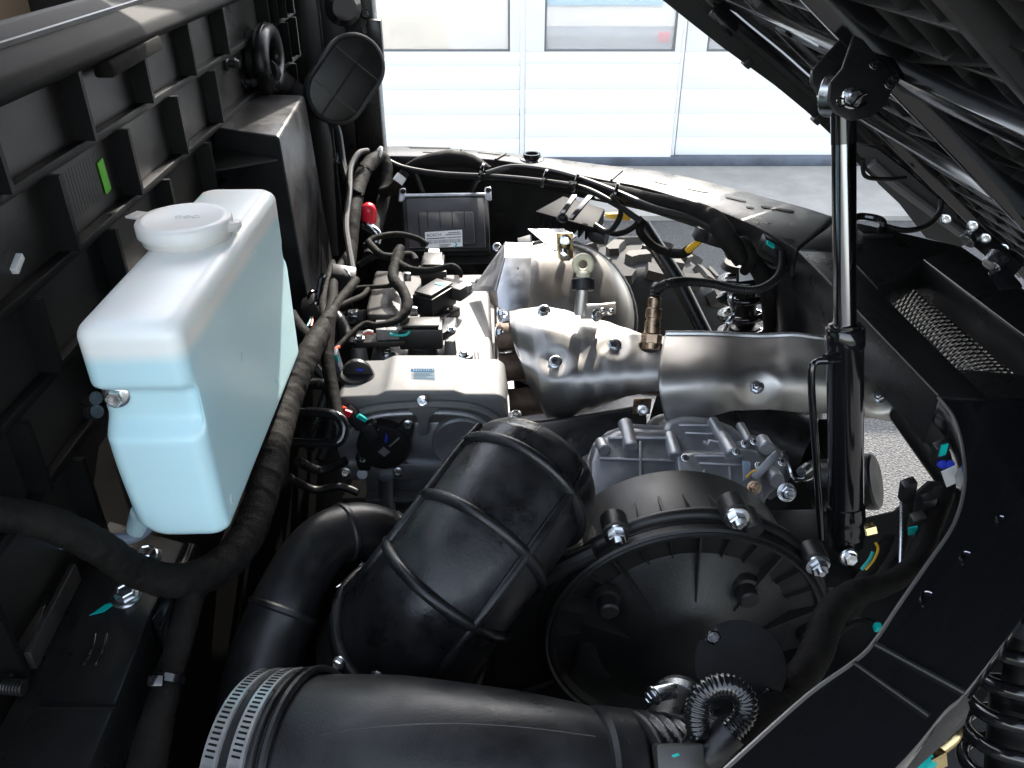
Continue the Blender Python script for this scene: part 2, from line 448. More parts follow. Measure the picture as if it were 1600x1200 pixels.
def slab(u0, u1, z0, z1, off0, off1):
    return hexa([gp(u0, z0, off1), gp(u1, z0, off1), gp(u1, z0, off0), gp(u0, z0, off0)], [gp(u0, z1, off1), gp(u1, z1, off1), gp(u1, z1, off0), gp(u0, z1, off0)])
ap0 = 0.94
structure('concrete_apron', slab(-7, 7, -0.05, 0.025, -0.25, ap0), 'concrete', smooth=None)
TOPZ = 2.25
glass = bpy.data.materials.new('window glass'); glass.use_nodes = True
_n = glass.node_tree.nodes; _b = _n['Principled BSDF']
_b.inputs['Base Color'].default_value = (0.95, 0.95, 0.94, 1); _b.inputs['Roughness'].default_value = 0.03; _b.inputs['Transmission Weight'].default_value = 0.72; _b.inputs['IOR'].default_value = 1.45  # white share in the glass stands in for bright reflections
MT['glass'] = glass
def door_leaf(label, x0, x1, w0, w1, ybot, ribs, off):
    t = thing('door_leaf', label, 'door', 'white workshop door leaves')
    u0, u1 = ux(x0, off), ux(x1, off); zb = zy(ybot, off)
    zw = zy(81, off); a, b = ux(w0, off), ux(w1, off)
    mesh_obj('stile', slab(u0, a, zw, TOPZ, off - 0.05, off), 'doorwhite', t, bevel=0.003)
    mesh_obj('stile', slab(b, u1, zw, TOPZ, off - 0.05, off), 'doorwhite', t, bevel=0.003)
    mesh_obj('top_rail', slab(a, b, TOPZ - 0.10, TOPZ, off - 0.05, off - 0.002), 'doorwhite', t, bevel=0.003)
    pn = mesh_obj('pane', slab(a - 0.005, b + 0.005, zw, TOPZ - 0.10, off - 0.030, off - 0.024), 'glass', t)
    mesh_obj('window_bead', join(slab(a, a + 0.012, zw + 0.012, TOPZ - 0.1, off - 0.024, off - 0.006), slab(b - 0.012, b, zw + 0.012, TOPZ - 0.1, off - 0.024, off - 0.006), slab(a, b, zw, zw + 0.012, off - 0.024, off - 0.006)), 'greyplug', pn)
    zs = [zw] + [zy(r, off) for r in ribs] + [zb]
    for zt, zl in zip(zs, zs[1:]):
        if zt - zl < 0.01: continue
        mesh_obj('plank', slab(u0, u1, zl + 0.003, zt, off - 0.045, off - 0.001), 'doorwhite', t, bevel=0.003)
    mesh_obj('backing', slab(u0 + 0.002, u1 - 0.002, zb, zw - 0.002, off - 0.052, off - 0.007), 'doorwhite', t)
    return t
door_leaf('white door leaf with grooved planks, next to the black corner post of the vehicle', 560, 812, 588, 797, 258, [103, 141, 180, 217], 0.0)
door_leaf('white door leaf with grooved planks between the two other leaves', 821, 1057, 849, 1048, 257, [100, 140, 178, 215], 0.03)
door_leaf('white door leaf with grooved planks standing above the exposed blue sill', 1064, 1420, 1096, 1330, 246, [140, 178, 215], -0.02)
t = thing('door_frame', 'white door frame with post and header around the workshop doors', 'door frame')
mesh_obj('post', slab(ux(812.6), ux(820.4), 0.03, TOPZ, -0.05, 0.008), 'doorwhite', t, bevel=0.002)
mesh_obj('post', slab(ux(1058), ux(1063), zy(250), TOPZ, -0.06, -0.012), 'doorwhite', t, bevel=0.002)
mesh_obj('header', slab(-2.2, 3.4, TOPZ + 0.003, TOPZ + 0.22, -0.08, 0.02), 'doorwhite', t, bevel=0.004)
mesh_obj('jamb', slab(-2.2, ux(560) - 0.01, 0.03, TOPZ, -0.08, 0.02), 'doorwhite', t, bevel=0.004)
mesh_obj('jamb', slab(ux(1420) + 0.01, 3.4, 0.03, TOPZ, -0.08, 0.02), 'doorwhite', t, bevel=0.004)
single('door_sill', slab(ux(780), 3.4, 0.026, 0.075, -0.09, 0.05), 'sill', 'blue grey steel sill strip under the white door leaves', 'sill', bevel=0.004)
# workshop wall, and boards added in place of reflections in the panes
MT['paleint'] = M('pale plaster', (0.9, 0.88, 0.83), 0.8, cvar=0.08, cs=2)
MT['cardb'] = M('beige board', (0.82, 0.72, 0.55), 0.8, cvar=0.2, cs=3)
MT['bluesign'] = M('light blue board', (0.22, 0.55, 0.80), 0.6)
MT['darkbench'] = M('dark bench', (0.22, 0.22, 0.23), 0.6, cvar=0.3, cs=5)
def back(px0, px1, py0, py1, off, th=0.05):
    a, b = gpt(px0, py1, off), gpt(px1, py0, off)
    return slab(a.dot(RT), b.dot(RT), a.z, b.z, off - th, off)
structure('workshop_wall', slab(-2.6, 3.6, 0, 2.4, -1.75, -1.6), 'paleint', smooth=None)
single('work_bench', back(845, 1400, 55, 180, -1.0, 0.45), 'darkbench', 'dark low bench behind the door windows', 'bench', bevel=0.01)
single('tool_box', back(1028, 1047, 50, 66, -0.97, 0.0199), 'red', 'small red box on the dark bench behind the window', 'box', bevel=0.004)
single('leaning_board', back(600, 700, 22, 160, -0.5, 0.03), 'cardb', 'beige board leaning behind the window by the corner post', 'board', bevel=0.004)
single('wall_sign', back(850, 1040, -30, 8, -1.57, 0.02), 'bluesign', 'light blue board hanging on the wall behind the window', 'board', bevel=0.003)

# ================================================================== CAB REAR PANEL with moulded ribs
PX = -0.40
k_ = PX / -0.42
def PY(y): return y * k_
def PZ(z): return 1.45 + (z - 1.45) * k_
t = thing('ribbed_bulkhead', 'ribbed black plastic cab rear panel behind the white fluid bottle', 'panel')
z1, z2, z3, z4 = PZ(1.306), PZ(1.228), PZ(1.145), PZ(1.062)
YN, YF = 0.18, 2.02
mesh_obj('sheet', box(PX - 0.006, PX, YN, YF, 0.20, z1 + 0.03), 'panel', t)
for z, dpt in ((z2, 0.011), (z3, 0.013), (z4, 0.011), (PZ(0.98), 0.010)):
    mesh_obj('ledge', box(PX, PX + dpt, YN, YF, z - 0.0045, z + 0.0045), 'rib', t, bevel=0.0015)
def ribs(ys, za, zb, dpt=0.0205):
    for y in ys:
        me = shared_mesh('rib%.3f' % (zb - za), lambda: box(0, dpt, -0.003, 0.003, za - zb, 0), 'rib')
        place('rib', me, t, (PX, y, zb))
sp = 0.171 * k_
ribs([PY(0.859 + k * 0.1725) for k in range(-3, 4)] + [PY(1.66 + k * 0.075) for k in range(6)], z2 + 0.004, z1 - 0.006)
ribs([PY(0.767 + k * 0.1725) for k in range(-3, 4)] + [PY(1.72 + k * 0.085) for k in range(5)], z3 + 0.004, z2 - 0.004)
ribs([PY(0.675 + k * 0.1755) for k in range(-2, 5)] + [PY(1.75 + k * 0.085) for k in range(4)], z4 + 0.004, z3 - 0.004)
ribs([PY(0.60 + k * 0.1755) for k in range(-2, 5)], PZ(0.98) + 0.004, z4 - 0.004)
ribs([PY(0.66 + k * 0.1755) for k in range(-2, 5)], PZ(0.86), PZ(0.98) - 0.004)
# rolled top rail
mesh_obj('top_rail', prism([(PX - 0.05, YN, z1 + 0.035), (PX - 0.02, YN, z1 + 0.040), (PX + 0.020, YN, z1 + 0.012), (PX + 0.026, YN, z1), (PX + 0.020, YN, z1 - 0.008), (PX - 0.05, YN, z1 - 0.006)], (0, YF - YN, 0)), 'matt', t, bevel=0.003)
foam = [(PX + 0.022, PY(y0), z1 - 0.008) for y0 in (0.93,)]
mesh_obj('foam_strip', obox((PX + 0.016, PY(1.0), z1 - 0.014), (0.010, 0, 0), (0, 0.075, 0.002), (0, 0, 0.008)), 'tape', t, bevel=0.003)
for p in ((352, 100), (380, 128)):
    q = pxx(*p, PX)
    mesh_obj('push_clip', join(lathe(q, (1, 0, 0), [(0.010, 0), (0.010, 0.004), (0.006, 0.006), (0.006, 0.014), (0.009, 0.016), (0.005, 0.022)], 10)), 'plastic2', t)
q = pxx(163, 275, PX + 0.0015)
mesh_obj('sticker', obox(q, (0.0008, 0, 0), (0, 0.0060, 0.001), (0, -0.001, 0.0165)), 'green', t)
q = pxx(27, 412, PX + 0.003)
mesh_obj('white_clip', obox(q, (0.003, 0, 0), (0, 0.008, 0.004), (0, -0.001, 0.003)), 'white', t, bevel=0.001)
# fine date-code grid moulded on the sheet
g = []
for k in range(15):
    y = PY(0.80 + k * 0.0068); g.append(box(PX, PX + 0.00018, y, y + 0.0006, PZ(1.165), PZ(1.212)))
mesh_obj('moulded_grid', join(*g), 'panel', t)
# cab headrest and shell seen over the rail
o = single('seat_back', prism([(PX - 0.40, 0.30, 1.30), (PX - 0.20, 0.30, 1.30), (PX - 0.16, 0.30, 1.62), (PX - 0.40, 0.30, 1.66)], (0, 0.52, 0)), 'rubber', 'black seat back inside the cab behind the panel rail', 'seat', bevel=0.03)
q = thing('cab_interior', 'brown dim cab inner wall glimpsed over the panel rail', 'cab wall')
mesh_obj('liner', box(PX - 0.62, PX - 0.60, 0.2, 2.0, 0.6, 2.0), M('dull brown liner', (0.22, 0.15, 0.09), 0.7), q)
mesh_obj('bulkhead', box(PX - 0.60, PX - 0.03, 0.9, 0.92, 0.5, 1.32), 'plastic', q)
mesh_obj('bulkhead', box(PX - 0.60, PX - 0.03, 2.0, 2.02, 0.5, 1.5), 'plastic', q)
# cargo clutter at the far end: corner post, grommet ring, oval cover, air box
t = thing('corner_post', 'black steel corner post with hinge block beside the workshop door', 'post')
a = pyy(600, 232, 1.74); 
PXp = a.x
mesh_obj('post', box(PXp - 0.055, PXp, 1.74, 1.80, 0.45, 2.0), 'paint', t, bevel=0.005)
mesh_obj('flange', box(PXp - 0.105, PXp - 0.057, 1.752, 1.79, 0.45, 2.0), 'paint', t, bevel=0.004)
mesh_obj('flange', box(PXp - 0.152, PXp - 0.108, 1.757, 1.80, 0.45, 2.0), 'plastic', t, bevel=0.004)
q = pyy(592, 62, 1.735)
mesh_obj('hinge_block', obox((PXp + 0.002, 1.73, q.z), (0.014, 0, 0), (0, 0.012, 0), (0, 0, 0.038)), 'paint', t, bevel=0.004)
for py_ in (22, 48):
    q = pyy(571, py_, 1.738); bolt(t, q, (0, -1, 0.1), 0.010, 'paint')
q = pyy(533, 8, 1.70)
mesh_obj('grip', lathe(q, (0.3, -1, 0), [(0.035, 0), (0.035, 0.02), (0.022, 0.03), (0.022, 0.045)], 20), 'gloss', t)
mesh_obj('side_wall', box(PX, PXp - 0.154, 1.86, 1.88, 0.45, 2.0), 'plastic', t)

t = thing('hose_grommet', 'black rubber grommet ring in the panel with a hose running out of it', 'grommet')
c = pxx(420, 92, PX + 0.03)
x_, y_, n_ = Vector((0, 1, 0.0)), Vector((0, 0, 1)), Vector((1, 0, 0))
pts = [c + Vector((0, math.cos(a) * 0.056, 0)) + Vector((0, 0, math.sin(a) * 0.044)) for a in [2 * math.pi * k / 40 for k in range(41)]]
mesh_obj('ring', tube(pts, 0.0145, 12, 1, False), 'rubber', t)
mesh_obj('throat', lathe(c - Vector((0.028, 0, 0)), (1, 0, 0), [(0.046, 0), (0.046, 0.012), (0.0, 0.0125)], 32), 'rib', t)
a = [pxx(408, 112, PX + 0.02), pd(440, 135, 1.58), pd(470, 165, 1.57), pd(494, 215, 1.58), pd(502, 300, 1.6), pd(510, 400, 1.62)]
mesh_obj('hose', tube(a, [0.026, 0.028, 0.029, 0.028, 0.026, 0.024], 16, 8), 'tape', t)

t = thing('oval_cover', 'oval black plastic cover with a rib grid on its face', 'cover')
oc = pyy(540, 124, 1.52)
on = (CAMP - oc); on.x += 0.35; on.normalize()
ux_ = (pd(575, 70, 1.5) - pd(502, 180, 1.5)).normalized()
ux_ = (ux_ - on * ux_.dot(on)).normalized(); uy_ = on.cross(ux_)
def oval(hl, hr, n=16):
    P_ = []
    for s in (1, -1):
        for k in range(n + 1):
            a = -math.pi / 2 + math.pi * k / n
            P_.append((s * (hl + math.cos(a) * hr), s * math.sin(a) * hr))
    return P_
sc_ = depth(oc) / F
hl, hr = 26 * sc_, 47 * sc_
def ov(hl, hr, h): return [oc + ux_ * a + uy_ * b + on * h for a, b in oval(hl, hr)]
mesh_obj('shell', prism(ov(hl, hr, -0.03), on * 0.03), 'plastic', t, bevel=0.003)
rim = ov(hl, hr - 0.003, 0.001); mesh_obj('rim', tube(rim + [rim[0]], 0.0042, 8, 1, False), 'plastic', t)
mesh_obj('long_rib', bar(oc - ux_ * (hl + hr), oc + ux_ * (hl + hr), 0.0028, 0.006, on), 'rib', t)
for s in (-0.42, 0.42):
    mesh_obj('cross_rib', bar(oc + ux_ * (hl + hr) * s - uy_ * hr * 0.97, oc + ux_ * (hl + hr) * s + uy_ * hr * 0.97, 0.0025, 0.006, on), 'taupe', t)
mesh_obj('stem', cyl(oc - on * 0.03 - ux_ * 0.02, pxx(470, 190, PX), 0.03, 16), 'plastic', t)

t = thing('duct_box', 'tall black plastic box with chamfered foot mounted on the panel', 'box')
zt = PZ(1.143)
A, B_ = Vector((PX, PY(1.283), zt)), Vector((PX, PY(1.528), zt))
Cc, Dd = pz(476, 148, zt), pz(436, 213, zt)
zb = pxx(513, 400, Cc.x + 0.0).z
fb = lambda v, z, dx=0, dy=0: Vector((v.x + dx, v.y + dy, z))
mesh_obj('shell', hexa([fb(A, zb), fb(Dd, zb - 0.06, 0.012, 0), fb(Cc, zb, 0.012, 0.01), fb(B_, zb)], [A, Dd, Cc, B_]), 'plastic2', t, bevel=0.006, bseg=3)
sh = [pxx(308, 268, PX + 0.001), pd(416, 244, depth(Dd) * 1.0), pd(330, 240, depth(A))]
s0 = fb(A, zt - 0.032)
mesh_obj('gusset', prism([Vector((PX, A.y - 0.06, zt - 0.05)), Vector((Dd.x - 0.006, Dd.y - 0.002, zt - 0.034)), Vector((PX, A.y, zt - 0.03))], (0, 0, 0.003)), 'plastic', t)

# ================================================================== REAR FRAME of the vehicle (top of the rim at RZ)
RZ = 0.99
def ribbon(inner, outer, z, th):
    a = [pz(x, y, z) for x, y in inner]; b = [pz(x, y, z) for x, y in outer]
    a, _ = smooth_path(a, 0, 4); b, _ = smooth_path(b, 0, 4)
    n = len(a); dn = Vector((0, 0, -th))
    V = a + b + [p + dn for p in a] + [p + dn for p in b]; Fc = []
    for i in range(n - 1):
        Fc += [(i, i + 1, n + i + 1, n + i), (2 * n + i, 3 * n + i, 3 * n + i + 1, 2 * n + i + 1), (i, 2 * n + i, 2 * n + i + 1, i + 1), (n + i, n + i + 1, 3 * n + i + 1, 3 * n + i)]
    Fc += [(0, n, 3 * n, 2 * n), (n - 1, 3 * n - 1, 4 * n - 1, 2 * n - 1)]
    return V, Fc
t = thing('rim_frame', 'black steel rim frame curving around the engine bay', 'frame')
FRAME = t
fr_in = [(596, 243), (660, 244), (720, 246), (780, 250), (850, 262), (940, 280), (1000, 291), (1060, 308), (1120, 328), (1180, 353), (1220, 374), (1246, 391)]
fr_out = [(596, 228), (660, 228), (730, 233), (800, 239), (880, 249), (960, 259), (1030, 267), (1080, 277), (1140, 292), (1200, 308), (1260, 324), (1310, 340)]
mesh_obj('far_rail', ribbon(fr_in, fr_out, RZ, 0.045), 'paint', t, bevel=0.004)
# joint lines and slots on the far rail
def slot(parent, px, py, dx, dy, w, mat='rib', z=None, name='slot'):
    z = (RZ if z is None else z) + 0.0012
    a, b = pz(px - dx, py - dy, z), pz(px + dx, py + dy, z)
    d = (b - a).normalized(); s = Vector((-d.y, d.x, 0)) * w
    P_ = [a + s, a - s * 0.0 - d * w, a - s, b - s, b + d * w, b + s]
    return mesh_obj(name, prism(P_, (0, 0, -0.003)), mat, parent)
for p in ((672, 230, 30, 0.5, 0.003), (688, 238, 26, 0.8, 0.002), (772, 240, 24, 2.5, 0.002), (1035, 285, 10, 2.5, 0.006), (1090, 297, 13, 2.5, 0.004), (1150, 311, 13, 3, 0.004), (1215, 326, 22, 3.5, 0.005), (1172, 324, 2, 0.5, 0.005)):
    slot(t, *p)
for a, b in (((720, 233), (708, 246)), ((790, 240), (774, 249)), ((972, 266), (955, 281))):
    p, q = pz(*a, RZ + 0.0015), pz(*b, RZ + 0.0015)
    mesh_obj('joint_seam', bar(p, q, 0.004, 0.003), 'rib', t)
q = pz(831, 249, RZ)
mesh_obj('bush_cup', lathe(q, (0, 0, 1), [(0.026, -0.004), (0.024, 0.002), (0.0175, 0.004), (0.0175, 0.012), (0.0125, 0.012), (0.0125, -0.01), (0, -0.01)], 28), 'gloss', t)
# rear cross member plate with its rectangular window
def plate(pts, z=RZ, th=0.05, name='plate', mat='paint', par=None, bev=0.003):
    return mesh_obj(name, prism([pz(x, y, z) for x, y in pts], (0, 0, -th)), mat, par or t, bevel=bev)
plate([(1246, 391), (1318, 394), (1372, 452), (1495, 574), (1545, 622), (1466, 620)], th=0.062, name='cross_member')
plate([(1250, 388), (1312, 341), (1500, 384), (1441, 405), (1372, 451), (1319, 393)], z=RZ - 0.0005, name='cross_plate')
plate([(1441, 404), (1501, 383), (1760, 560), (1680, 590)], z=RZ - 0.001, name='cross_plate')
plate([(1496, 575), (1680, 591), (1760, 640), (1546, 621)], z=RZ - 0.001, name='cross_plate')
nr_in = [(1466, 621), (1490, 652), (1504, 700), (1507, 760), (1490, 820), (1450, 880), (1405, 945), (1366, 1003), (1335, 1034), (1260, 1088), (1130, 1205)]
nr_out = [(1740, 622), (1750, 680), (1760, 740), (1740, 800), (1700, 850), (1640, 905), (1580, 990), (1511, 1080), (1478, 1110), (1420, 1180), (1300, 1300)]
mesh_obj('near_rail', ribbon(nr_in, nr_out, RZ - 0.0004, 0.030), 'gloss', t, bevel=0.002)
mesh_obj('rolled_lip', tube([pz(x, y, RZ - 0.001) for x, y in nr_in], 0.0016, 8, 5), 'edge', t)
for a, b in (((1250, 392), (1466, 618)), ((1444, 406), (1690, 592))):
    mesh_obj('edge_line', tube([pz(*a, RZ - 0.0006), pz(*b, RZ - 0.0006)], 0.0011, 8, 1), 'edge', t)  # thin pale tube painted in as the highlight on the edge
p, q = pz(1368, 1006, RZ + 0.001), pz(1508, 1082, RZ + 0.001)
mesh_obj('weld_seam', tube([p, p.lerp(q, 0.5), q], 0.0022, 8, 2), 'paint', t)
p, q = pz(1336, 1036, RZ + 0.001), pz(1452, 1118, RZ + 0.001)
mesh_obj('weld_seam', tube([p, p.lerp(q, 0.5), q], 0.0018, 8, 2), 'paint', t)
mesh_obj('end_face', prism([pz(1452, 1118, RZ - 0.002), pz(1508, 1083, RZ - 0.002), pz(1500, 1110, RZ - 0.03), pz(1400, 1200, RZ - 0.03)], (0.004, -0.004, -0.01)), 'paint', t)
for cx, cy, rr in ((1520, 879, 0.013), (1460, 945, 0.014), (1572, 818, 0.010)):
    c = pz(cx, cy, RZ + 0.001)
    mesh_obj('slot_rim', torus(c, (0, 0, 1), rr, 0.0008, 20, 6, a0=2.6, a1=4.6, sy=0.55), 'chrome', t)  # bright arc drawn as the small highlight on a slot
# diagonal brace tubes and posts under the rim
def brace(pts, r, name='brace', mat='paint'): return mesh_obj(name, tube(pts, r, 16, 1), mat, t)
brace([pd(1004, 352, 1.60), pd(1060, 440, 1.60), pd(1112, 545, 1.60)], 0.016)
brace([pd(1240, 400, 1.30), pd(1255, 500, 1.36), pd(1238, 700, 1.45)], 0.045, 'leg')
brace([pd(1410, 640, 1.12), pd(1500, 765, 1.05)], 0.020)
mesh_obj('inner_web', prism([pz(1246, 394, RZ - 0.047), pz(1180, 356, RZ - 0.047), pd(1195, 540, 1.55), pd(1255, 540, 1.45)], (0.01, 0.01, 0)), 'paint', t)
mesh_obj('far_side_skirt', prism([pyy(596, 250, 1.72), pyy(900, 285, 1.62), pyy(900, 360, 1.66), pyy(760, 440, 1.72), pyy(590, 440, 1.72)], (0, 0.02, 0)), 'plastic', t)

# lower rail beside the panel, with its two big flange bolts
t = thing('lower_rail', 'black box rail with two zinc flange bolts under the fluid bottle', 'rail')
zr = 0.90
mesh_obj('beam', prism([pz(289, 847, zr), pz(232, 967, zr), pz(180, 1102, zr), pz(120, 1245, zr), pz(-60, 1245, zr), pz(49, 1040, zr), pz(127, 892, zr), pz(170, 812, zr)], (0, 0, -0.07)), 'paint', t, bevel=0.003)
mesh_obj('lip', prism([pz(292, 846, zr - 0.002), pz(309, 849, zr - 0.002), pz(250, 985, zr - 0.002), pz(236, 968, zr - 0.002)], (0, 0, -0.05)), 'gloss', t, bevel=0.002)
mesh_obj('joint_seam', bar(pz(62, 1104, zr + 0.001), pz(182, 1104, zr + 0.001), 0.003, 0.002), 'rib', t)
b1 = pz(230, 872, zr); bolt(t, b1, (0.05, -0.1, 1), 0.0135); 
b2 = pz(198, 934, zr); bolt(t, b2, (0.05, -0.1, 1), 0.0135, spin=0.8)
for c, a, b in ((b1, (222, 884), (250, 880)), (b2, (140, 962), (184, 940))):
    p, q = pz(*a, zr + 0.0012), pz(*b, zr + 0.0012)
    mesh_obj('paint_mark', prism([p, p.lerp(q, 0.5) + Vector((0.002, -0.004, 0)), q, p.lerp(q, 0.6) + Vector((-0.002, 0.003, 0))], (0, 0, 0.0006)), 'teal', t)
for dx in (-9, 9):
    p, q = pz(150 + dx + 8, 990, zr + 0.001), pz(150 + dx - 10, 1040, zr + 0.001)
    mesh_obj('scuff', tube([p, p.lerp(q, 0.5) + Vector((0.002, 0, 0)), q], 0.0009, 6, 4), 'zinc', t)
t2 = thing('panel_bracket', 'black angle bracket with dark bolts under the cab panel edge', 'bracket')
mesh_obj('plate', prism([pz(0, 860, zr + 0.01), pz(100, 845, zr + 0.01), pz(46, 1030, zr + 0.01), pz(-40, 1100, zr + 0.01)], (0, 0, -0.01)), 'paint', t2, bevel=0.002)
mesh_obj('edge_strip', bar(pz(118, 893, zr + 0.018), pz(47, 1033, zr + 0.018), 0.006, 0.02), 'plastic', t2, bevel=0.001)
for p in ((54, 875), (12, 933)): bolt(t2, pz(*p, zr + 0.012), (0.3, -0.2, 1), 0.012, 'paint', name='bolt')
mesh_obj('thread_end', finetube([pz(2, 1072, zr + 0.01), pz(38, 1075, zr + 0.01)], 0.006, 0.0005, 12, corrugated(0.0025, 0.12)), 'paint', t2)

# ================================================================== TILTED CARGO BED seen from below
TH = math.atan(0.80)
SV = Vector((math.cos(TH), 0, -math.sin(TH))); TV = Vector((0, 1, 0)); NV = Vector((-math.sin(TH), 0, -math.cos(TH)))   # NV points down out of the underside
BO = Vector((0.267, 0, 1.455))
def bedp(s, y, h=0.0): return BO + SV * s + TV * y + NV * h
def bedpx(px, py, h=0.0):
    p = ppl(px, py, BO + NV * h, NV); return (p - BO).dot(SV), p.y
t = thing('tilted_bed', 'raised black cargo bed with ribbed underside tilted over the bay', 'cargo bed')
S0, S1, Y0, Y1 = -0.98, 1.05, 0.16, 1.58  # front end stretched out of view to shade the bottle and panel
mesh_obj('floor', hexa([bedp(S0, Y0, -0.012), bedp(S1, Y0, -0.012), bedp(S1, Y1, -0.012), bedp(S0, Y1, -0.012)], [bedp(S0, Y0), bedp(S1, Y0), bedp(S1, Y1), bedp(S0, Y1)]), 'plastic', t)
def sbeam(y, w, h, mat='paint', s0=S0, s1=S1, name='long_beam'):
    o = mesh_obj(name, hexa([bedp(s0, y - w / 2, 0), bedp(s1, y - w / 2, 0), bedp(s1, y + w / 2, 0), bedp(s0, y + w / 2, 0)], [bedp(s0, y - w / 2, h), bedp(s1, y - w / 2, h), bedp(s1, y + w / 2, h), bedp(s0, y + w / 2, h)]), mat, t, bevel=0.0015 if w > 0.009 else 0.0011)
    return o
def ybeam(s, w, h, mat='paint', y0=Y0, y1=Y1 - 0.02, name='cross_beam', h0=0.0):
    return mesh_obj(name, hexa([bedp(s - w / 2, y0, h0), bedp(s + w / 2, y0, h0), bedp(s + w / 2, y1, h0), bedp(s - w / 2, y1, h0)], [bedp(s - w / 2, y0, h), bedp(s + w / 2, y0, h), bedp(s + w / 2, y1, h), bedp(s - w / 2, y1, h)]), mat, t, bevel=0.0015 if w > 0.009 else 0.0011)
BH = 0.045
sA = bedpx(1215, 45, BH)[0]; sB = bedpx(1440, 247, BH)[0]
ybeam(sA, 0.032, BH, 'gloss', name='cross_beam'); ybeam(sB, 0.014, BH, 'gloss', name='cross_beam')
yS = [bedpx(1180, 18, BH * 0.9)[1], bedpx(1305, 27, BH * 0.9)[1], bedpx(1500, 60, BH * 0.9)[1]]
sbeam(yS[0], 0.010, BH * 0.9, 'gloss'); sbeam(yS[1], 0.012, BH * 1.15, 'gloss'); sbeam(yS[2], 0.022, BH * 0.8, 'plastic')
# thin moulded ribs, two ways and diagonal
for k in range(36):
    s = S0 + 0.03 + k * 0.056
    if min(abs(s - sA), abs(s - sB)) > 0.03: ybeam(s, 0.0035, 0.026, 'plastic', name='rib')
for k in range(22):
    y = Y0 + 0.04 + k * 0.065
    if min(abs(y - q) for q in yS) > 0.03: sbeam(y, 0.0035, 0.024, 'plastic', name='rib')
for k in range(7):
    a, b = bedp(-0.1 + k * 0.16, Y0 + 0.1, 0.012), bedp(0.15 + k * 0.16, Y1 - 0.3, 0.012)
    mesh_obj('diagonal_rib', bar(a, b, 0.004, 0.030, NV), 'plastic', t)
for px, py in ((1126, 8), (1238, 63), (1290, 78)):
    s, y = bedpx(px, py, BH); c = bedp(sA, y, BH + 0.001)
    mesh_obj('beam_slot', obox(c, TV * 0.022, SV * 0.006, NV * 0.0015), 'rib', t, bevel=0.001)
# far side skirt with rolled lip
YS = 1.60
lo_ = [(1000, -30), (1035, 0), (1085, 40), (1130, 75), (1170, 104), (1210, 133), (1260, 174), (1300, 212), (1340, 255), (1372, 286)]
hi_ = [(1050, -40), (1085, 0), (1115, 28), (1150, 58), (1200, 98), (1240, 133), (1282, 168), (1318, 200), (1350, 232), (1385, 262)]
a = [pyy(x, y, YS) for x, y in lo_]; b = [pyy(x, y, YS) for x, y in hi_]
n = len(a)
V = a + b; V += [p + Vector((0.004, 0.03, 0.006)) for p in V]
Fc = []
for i in range(n - 1):
    Fc += [(i, i + 1, n + i + 1, n + i), (2 * n + i, 3 * n + i, 3 * n + i + 1, 2 * n + i + 1), (i, 2 * n + i, 2 * n + i + 1, i + 1), (n + i, n + i + 1, 3 * n + i + 1, 3 * n + i)]
mesh_obj('side_skirt', (V, Fc), 'plastic', t)
mesh_obj('skirt_lip', tube([p + Vector((0.012, -0.012, 0.016)) for p in b], 0.010, 10, 3), 'gloss', t)
c2 = [p + (bedp(0, 0) - p).dot(NV) * NV for p in b]
V = [p + Vector((0, 0.005, 0)) for p in b] + c2; V += [p + Vector((0, 0.02, 0)) for p in V]
mesh_obj('skirt_web', (V, Fc), 'plastic', t)
for px, py in ((1168, 98), (1276, 186)):
    q = pyy(px, py, YS); mesh_obj('skirt_clip', obox(q, SV * 0.008, (0, 0.010, 0), NV * 0.008), 'plastic', t, bevel=0.002)
mesh_obj('skirt_bracket', obox(pyy(1130, 33, YS - 0.03), SV * 0.030, (0, 0.004, 0), NV * 0.010), 'gloss', t, bevel=0.001)
# grey tail corner sheet and the hinge
tp = [(1330, 225), (1352, 255), (1372, 287), (1405, 318), (1425, 344), (1447, 372), (1500, 386), (1530, 372), (1480, 322), (1420, 270), (1370, 232)]
mesh_obj('tail_corner', prism([pyy(x, y, 1.50) for x, y in tp], (0.006, 0.02, 0)), M('satin dark grey paint', (0.06, 0.06, 0.06), 0.35, cvar=0.1), t)
mesh_obj('tail_fold', tube([pyy(x, y, 1.492) for x, y in ((1362, 255), (1400, 288), (1440, 318), (1480, 348), (1508, 368))], 0.010, 10, 3), M('satin grey fold', (0.14, 0.14, 0.14), 0.35), t)
h = mesh_obj('hinge', prism([pd(1505, 372, 1.05), pd(1528, 352, 1.05), pd(1600, 415, 0.98), pd(1580, 437, 0.98)], (0.006, 0.01, 0)), 'paint', t, bevel=0.002)
mesh_obj('hinge_pin', cyl(pd(1548, 416, 0.98), pd(1562, 398, 0.98), 0.012, 18, ch=0.001), 'zinc', h)
mesh_obj('hinge_pin', cyl(pd(1510, 378, 1.03), pd(1522, 366, 1.03), 0.011, 18, ch=0.001), 'zinc', h)
for px, py in ((1478, 342), (1520, 352), (1540, 372), (1568, 388)): bolt(h, pd(px, py, 1.02), (-0.5, -0.8, 0.1), 0.0068, 'zinc')
mesh_obj('hinge_ear', prism([pd(1545, 432, 0.97), pd(1570, 415, 0.97), pd(1600, 450, 0.95), pd(1562, 455, 0.95)], (0.004, 0.012, 0)), 'gloss', h, bevel=0.002)
mesh_obj('lamp_wire', tube([pyy(1348, 248, 1.47), pyy(1352, 275, 1.47), pyy(1385, 280, 1.47), pyy(1416, 278, 1.47)], 0.004, 8), 'wire', t)
mesh_obj('tail_wire', tube([pd(1470, 312, 1.3), pd(1468, 330, 1.3), pd(1450, 352, 1.3), pd(1415, 360, 1.3), pd(1380, 352, 1.3)], 0.0045, 8), 'wire', t)

